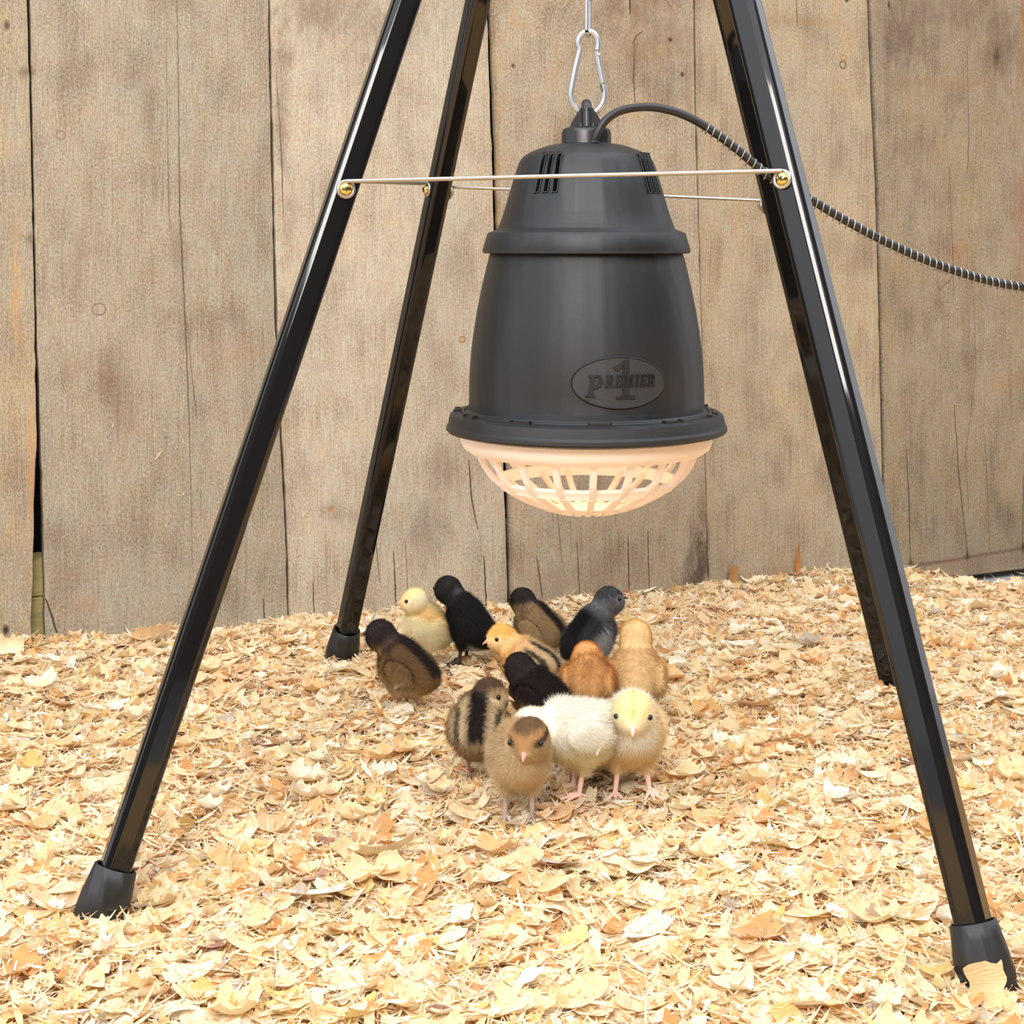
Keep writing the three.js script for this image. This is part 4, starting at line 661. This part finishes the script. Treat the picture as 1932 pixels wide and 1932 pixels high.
  if (o.wing) for (const s of o.wing.sides) {                       // first little flight feathers at the wing's end
    const list = []; for (let k = 0; k < 6; k++) { const g = flake(0.0068 - k * 0.0004, 0.0017, 0.3, 0.1, 0.05, 5, 2, 0.55); g.rotateY(Math.PI / 2); g.rotateZ(Math.PI / 2); g.rotateX(0.5 + k * 0.16); const wpt = turn([s * (21.2 * fat), 33.5 - k * 1.1, -13 + k * 1.0]); g.translate(wpt[0] * 0.001, wpt[1] * 0.001, wpt[2] * 0.001); list.push(g); }
    mesh('wing_feathers', merge(list), o.wing.mat ??= new THREE.MeshStandardMaterial({ color: o.wing.color, roughness: 0.7, side: THREE.DoubleSide }), root);
  }
  return root;
}
const C = Object.fromEntries(Object.entries({ cream: '#f8e8c0', lemon: '#f5dca0', gold: '#e8b45a', buff: '#f0cf9a', orange: '#e8b878', rust: '#c89258', white: '#f8efdb', black: '#0d0b0b', soot: '#1c1918', dark: '#20140f', choc: '#34211a', brown: '#5c4026', tan: '#9c7c50', fawn: '#bda37c', sand: '#d8be94', grey: '#77777a', silver: '#c4c6ca', slate: '#3a3b3e' }).map(([k, v]) => [k, lin(v)]));
const plain = (a, b) => (x, y, z, j) => mix3(a, b, clamp(0.5 + j + (y - 36) * 0.0));
const breast = (top, low, y0 = 28, y1 = 42) => (x, y, z, j) => mix3(low, top, sm(y0, y1, y + j * 8));
const band = (x, c, w) => sm(w, w * 0.55, Math.abs(x - c));

chick('cream yellow chick facing left beside the black chick, in front of the wall', { foot: [798, 1250], yaw: -52, pitch: -30, s: 1.02, head: [0, 62.5, 10], look: -38, nod: -2, fat: 1.02, legs: '#d9b184', coat: (x, y, z, j) => mix3(mix3(C.lemon, C.cream, sm(44, 28, y + j * 8)), C.gold, 0.55 * band(Math.abs(x), 13, 9) * band(y, 46, 9)), face: (x, y, z, j) => mix3(C.cream, C.lemon, sm(2, 9, y + z * 0.6 + j * 4)), beak: '#e7ab90' });
chick('all black chick standing with its back turned close to the wall', { foot: [874, 1251], yaw: -112, pitch: -38, s: 1.04, crouch: -4, head: [0, 70, 16], look: -26, nod: 4, fat: 0.92, legs: '#3a2c26', beak: '#2a2422', coat: (x, y, z, j) => mix3(mix3(C.black, C.soot, 0.5 + j), C.silver, 0.85 * sm(-12, -20, z) * sm(30, 24, y + j * 6)) });
chick('dark chocolate chick with its back turned, leftmost of the flock', { foot: [757, 1331], yaw: -118, pitch: -24, s: 1.08, head: [1, 61, 20], look: -26, nod: 6, fat: 1.06, legs: '#b08c78', beak: '#6d5340', coat: (x, y, z, j) => { let c = mix3(C.sand, C.tan, sm(20, 34, y + j * 12)); c = mix3(c, C.brown, 0.75 * sm(32, 46, y + j * 14)); c = mix3(c, C.dark, band(x, 0, 9.5) * sm(42, 48, y + j * 4)); return mix3(c, C.choc, 0.85 * sm(7, 15, z + j * 8) * sm(40, 48, y)); }, face: (x, y, z, j) => mix3(C.dark, C.choc, sm(-2, -9, y + j * 6)), wing: { sides: [1, -1], color: 0x9c8a72 } });
chick('brown chick with a dark back stripe nearest the wall under the lamp', { foot: [1008, 1243], yaw: -126, pitch: -24, s: 1.0, head: [1, 59, 14], look: -26, nod: 4, fat: 1.18, legs: '#9c7f68', beak: '#6d5340', coat: (x, y, z, j) => { let c = mix3(C.sand, C.fawn, sm(20, 36, y + j * 12)); c = mix3(c, C.tan, 0.8 * sm(36, 46, y + j * 12)); c = mix3(c, C.dark, band(x, -2, 8.5) * sm(38, 45, y + j * 5)); return mix3(c, C.choc, 0.55 * sm(6, 14, z + j * 6) * sm(40, 46, y)); }, face: (x, y, z, j) => mix3(C.dark, C.tan, sm(0, -8, y + j * 8)), wing: { sides: [1], color: 0x8f7e66 } });
chick('grey and black chick looking up to the right near the wall', { foot: [1126, 1266], yaw: 122, pitch: -36, s: 1.1, head: [0, 63, 13], look: -16, nod: -14, fat: 0.95, legs: '#5d5450', beak: '#2b2624', coat: (x, y, z, j) => { let c = mix3(C.slate, C.silver, sm(46, 34, y + j * 8) * sm(-20, -8, z)); c = mix3(c, C.black, sm(38, 43, y + j * 4) * sm(13, 7, Math.abs(x))); c = mix3(c, C.soot, sm(-12, -22, z)); return mix3(c, C.grey, 0.85 * sm(6, 14, z + j * 5)); }, face: (x, y, z, j) => mix3(C.grey, C.slate, sm(0, 8, y + j * 8)), wing: { sides: [1, -1], color: 0xbfc2c8 } });
chick('golden chick with black-striped back facing left in the middle of the flock', { foot: [990, 1324], yaw: -118, pitch: -8, s: 1.02, head: [2, 56, 22], look: 42, nod: 4, fat: 1.0, legs: '#c99a78', coat: (x, y, z, j) => { let c = mix3(C.lemon, C.buff, sm(28, 40, y + j * 8)); c = mix3(c, C.gold, 0.5 * sm(0, 12, z)); const s = Math.max(band(x, 0, 4.5), 0.9 * band(Math.abs(x) + j * 2, 12.5, 2.6)) * sm(2, -6, z + j * 6) * sm(34, 40, y); return mix3(mix3(c, C.sand, sm(-4, -14, z) * 0.8), C.black, s); }, face: (x, y, z, j) => mix3(mix3(C.lemon, C.gold, sm(-2, 7, y + j * 6)), C.choc, 0.8 * band(x, 0, 3.2) * sm(-2, -9, z) * sm(4, 9, y)), beak: '#dd9a7c' });
chick('dark brown chick with its back turned in the middle of the flock', { foot: [1006, 1388], yaw: -128, pitch: -18, s: 1.0, head: [1, 55, 14], look: -26, nod: 10, legs: '#a8846c', beak: '#6d5340', coat: (x, y, z, j) => mix3(mix3(C.tan, C.choc, sm(26, 36, y + j * 8)), C.dark, sm(36, 42, y + j * 6)), face: (x, y, z, j) => mix3(C.dark, C.choc, sm(-4, -10, y)) });
chick('brown and black striped chick looking right, behind the front chick', { foot: [905, 1452], yaw: 176, pitch: -16, s: 1.1, crouch: -2, head: [-6, 55, 12], look: -92, nod: 0, fat: 0.95, legs: '#c29a82', beak: '#dba58c', coat: (x, y, z, j) => { let c = mix3(C.sand, C.fawn, sm(24, 40, y + j * 10)); c = mix3(c, C.cream, 0.45 * band(Math.abs(x), 11.5, 3.5) * sm(36, 40, y)); const s = Math.max(band(x + j * 3, 0, 8) * sm(38, 43, y + j * 6), 0.8 * band(Math.abs(x) + j * 3, 14.6, 2.4) * sm(34, 38, y) * sm(2, -6, z + j * 6)); return mix3(mix3(c, C.dark, s), C.choc, 0.75 * sm(5, 12, z + j * 6) * sm(41, 46, y)); }, face: (x, y, z, j) => { const r = Math.abs(x); let c = mix3(C.sand, C.tan, sm(-3, 6, y + j * 6)); c = mix3(c, C.choc, 0.9 * Math.max(sm(6, -3, z + j * 8), sm(4, 9, y + j * 7))); c = mix3(c, C.black, 0.85 * band(y + j * 3, 1.2, 2.2) * sm(5, 8, r) * sm(9, 4, z)); return mix3(c, C.brown, 0.8 * sm(6, 3, r) * sm(4, 8, y)); } });
chick('orange ginger chick with its back turned beside the buff chick', { foot: [1110, 1366], yaw: 174, pitch: -16, s: 1.04, head: [2, 50.5, 14], look: 4, nod: 10, fat: 1.0, legs: '#d9a483', coat: (x, y, z, j) => { let c = mix3(C.buff, C.orange, sm(24, 40, y + j * 8)); return mix3(c, C.rust, 0.6 * clamp(band(z + j * 8, 4, 3.5) + band(x + j * 6, 0, 6) * sm(2, -4, z)) * sm(38, 44, y)); }, face: (x, y, z, j) => mix3(C.buff, C.orange, sm(-6, 6, y + j * 6)) });
chick('pale buff chick with its back turned, rightmost at the rear of the flock', { foot: [1200, 1352], yaw: 176, pitch: -26, s: 1.14, head: [0, 62, 9], look: -4, nod: 6, fat: 1.02, legs: '#e0b08c', coat: (x, y, z, j) => mix3(mix3(C.cream, C.buff, sm(22, 40, y + j * 10)), C.buff, 0.6 * sm(2, 10, z) * sm(40, 46, y)), face: plain(C.buff, C.lemon) });
chick('white chick seen from the side with its head lowered behind the front chick', { foot: [1090, 1503], yaw: -80, pitch: 6, s: 1.18, crouch: -5, head: [4, 46, 31], look: 14, nod: 34, fat: 1.06, legs: '#e8bfae', coat: (x, y, z, j) => mix3(mix3(C.lemon, C.cream, 0.5 + j), C.white, sm(22, 34, y + j * 6)), face: plain(C.white, C.cream), wing: { sides: [-1, 1], color: 0xfbf3e4 } });
chick('yellow chick crouching with its head down behind the two pale front chicks', { foot: [1136, 1466], yaw: 70, pitch: 16, s: 1.02, crouch: 11, head: [2, 22, 30], look: -24, nod: 62, fat: 0.96, legs: '#e8bfae', coat: plain(C.lemon, C.cream), face: plain(C.lemon, C.buff), beak: '#e0a58e' });
chick('pale yellow chick facing the camera with its head bowed, at the right front', { foot: [1193, 1498], yaw: 4, pitch: -26, s: 1.20, crouch: -5, head: [-1.5, 58, 15], look: -10, nod: 22, fat: 0.92, step: [2.5, 0], legs: '#e8bfae', coat: (x, y, z, j) => mix3(mix3(C.buff, C.buff, 0), C.white, sm(16, 8, Math.abs(x) + j * 6) * sm(2, 8, z) * sm(16, 24, y)), face: (x, y, z, j) => mix3(mix3(C.cream, C.lemon, sm(-2, 6, y + j * 5)), C.gold, 0.5 * band(x, 0, 2) * sm(0, 5, y)), beak: '#e6c0ae' });
chick('greyish brown chick standing in front of all the others and facing the camera', { foot: [979, 1541], yaw: 2, pitch: -22, s: 1.10, crouch: -6, head: [7, 59, 14], look: -24, tip: 6, nod: 26, fat: 0.86, step: [0.5, 0], legs: '#a89488', coat: (x, y, z, j) => mix3(mix3(C.sand, C.fawn, sm(20, 34, y + j * 10)), C.tan, 0.7 * sm(34, 48, y + j * 8)), face: (x, y, z, j) => { const r = Math.abs(x); let c = mix3(C.fawn, C.tan, sm(-6, 2, y + j * 5)); c = mix3(c, C.rust, 0.45 * sm(2, 8, y + z * 0.4 + j * 4)); c = mix3(c, C.choc, 0.8 * sm(5, 10, y - z * 0.2 + j * 5)); return mix3(c, C.dark, 0.85 * band(y + j * 2, 2, 3) * sm(5.5, 8.5, r)); }, beak: '#c69a86', hairs: 64000 });

renderer.render(scene, camera);
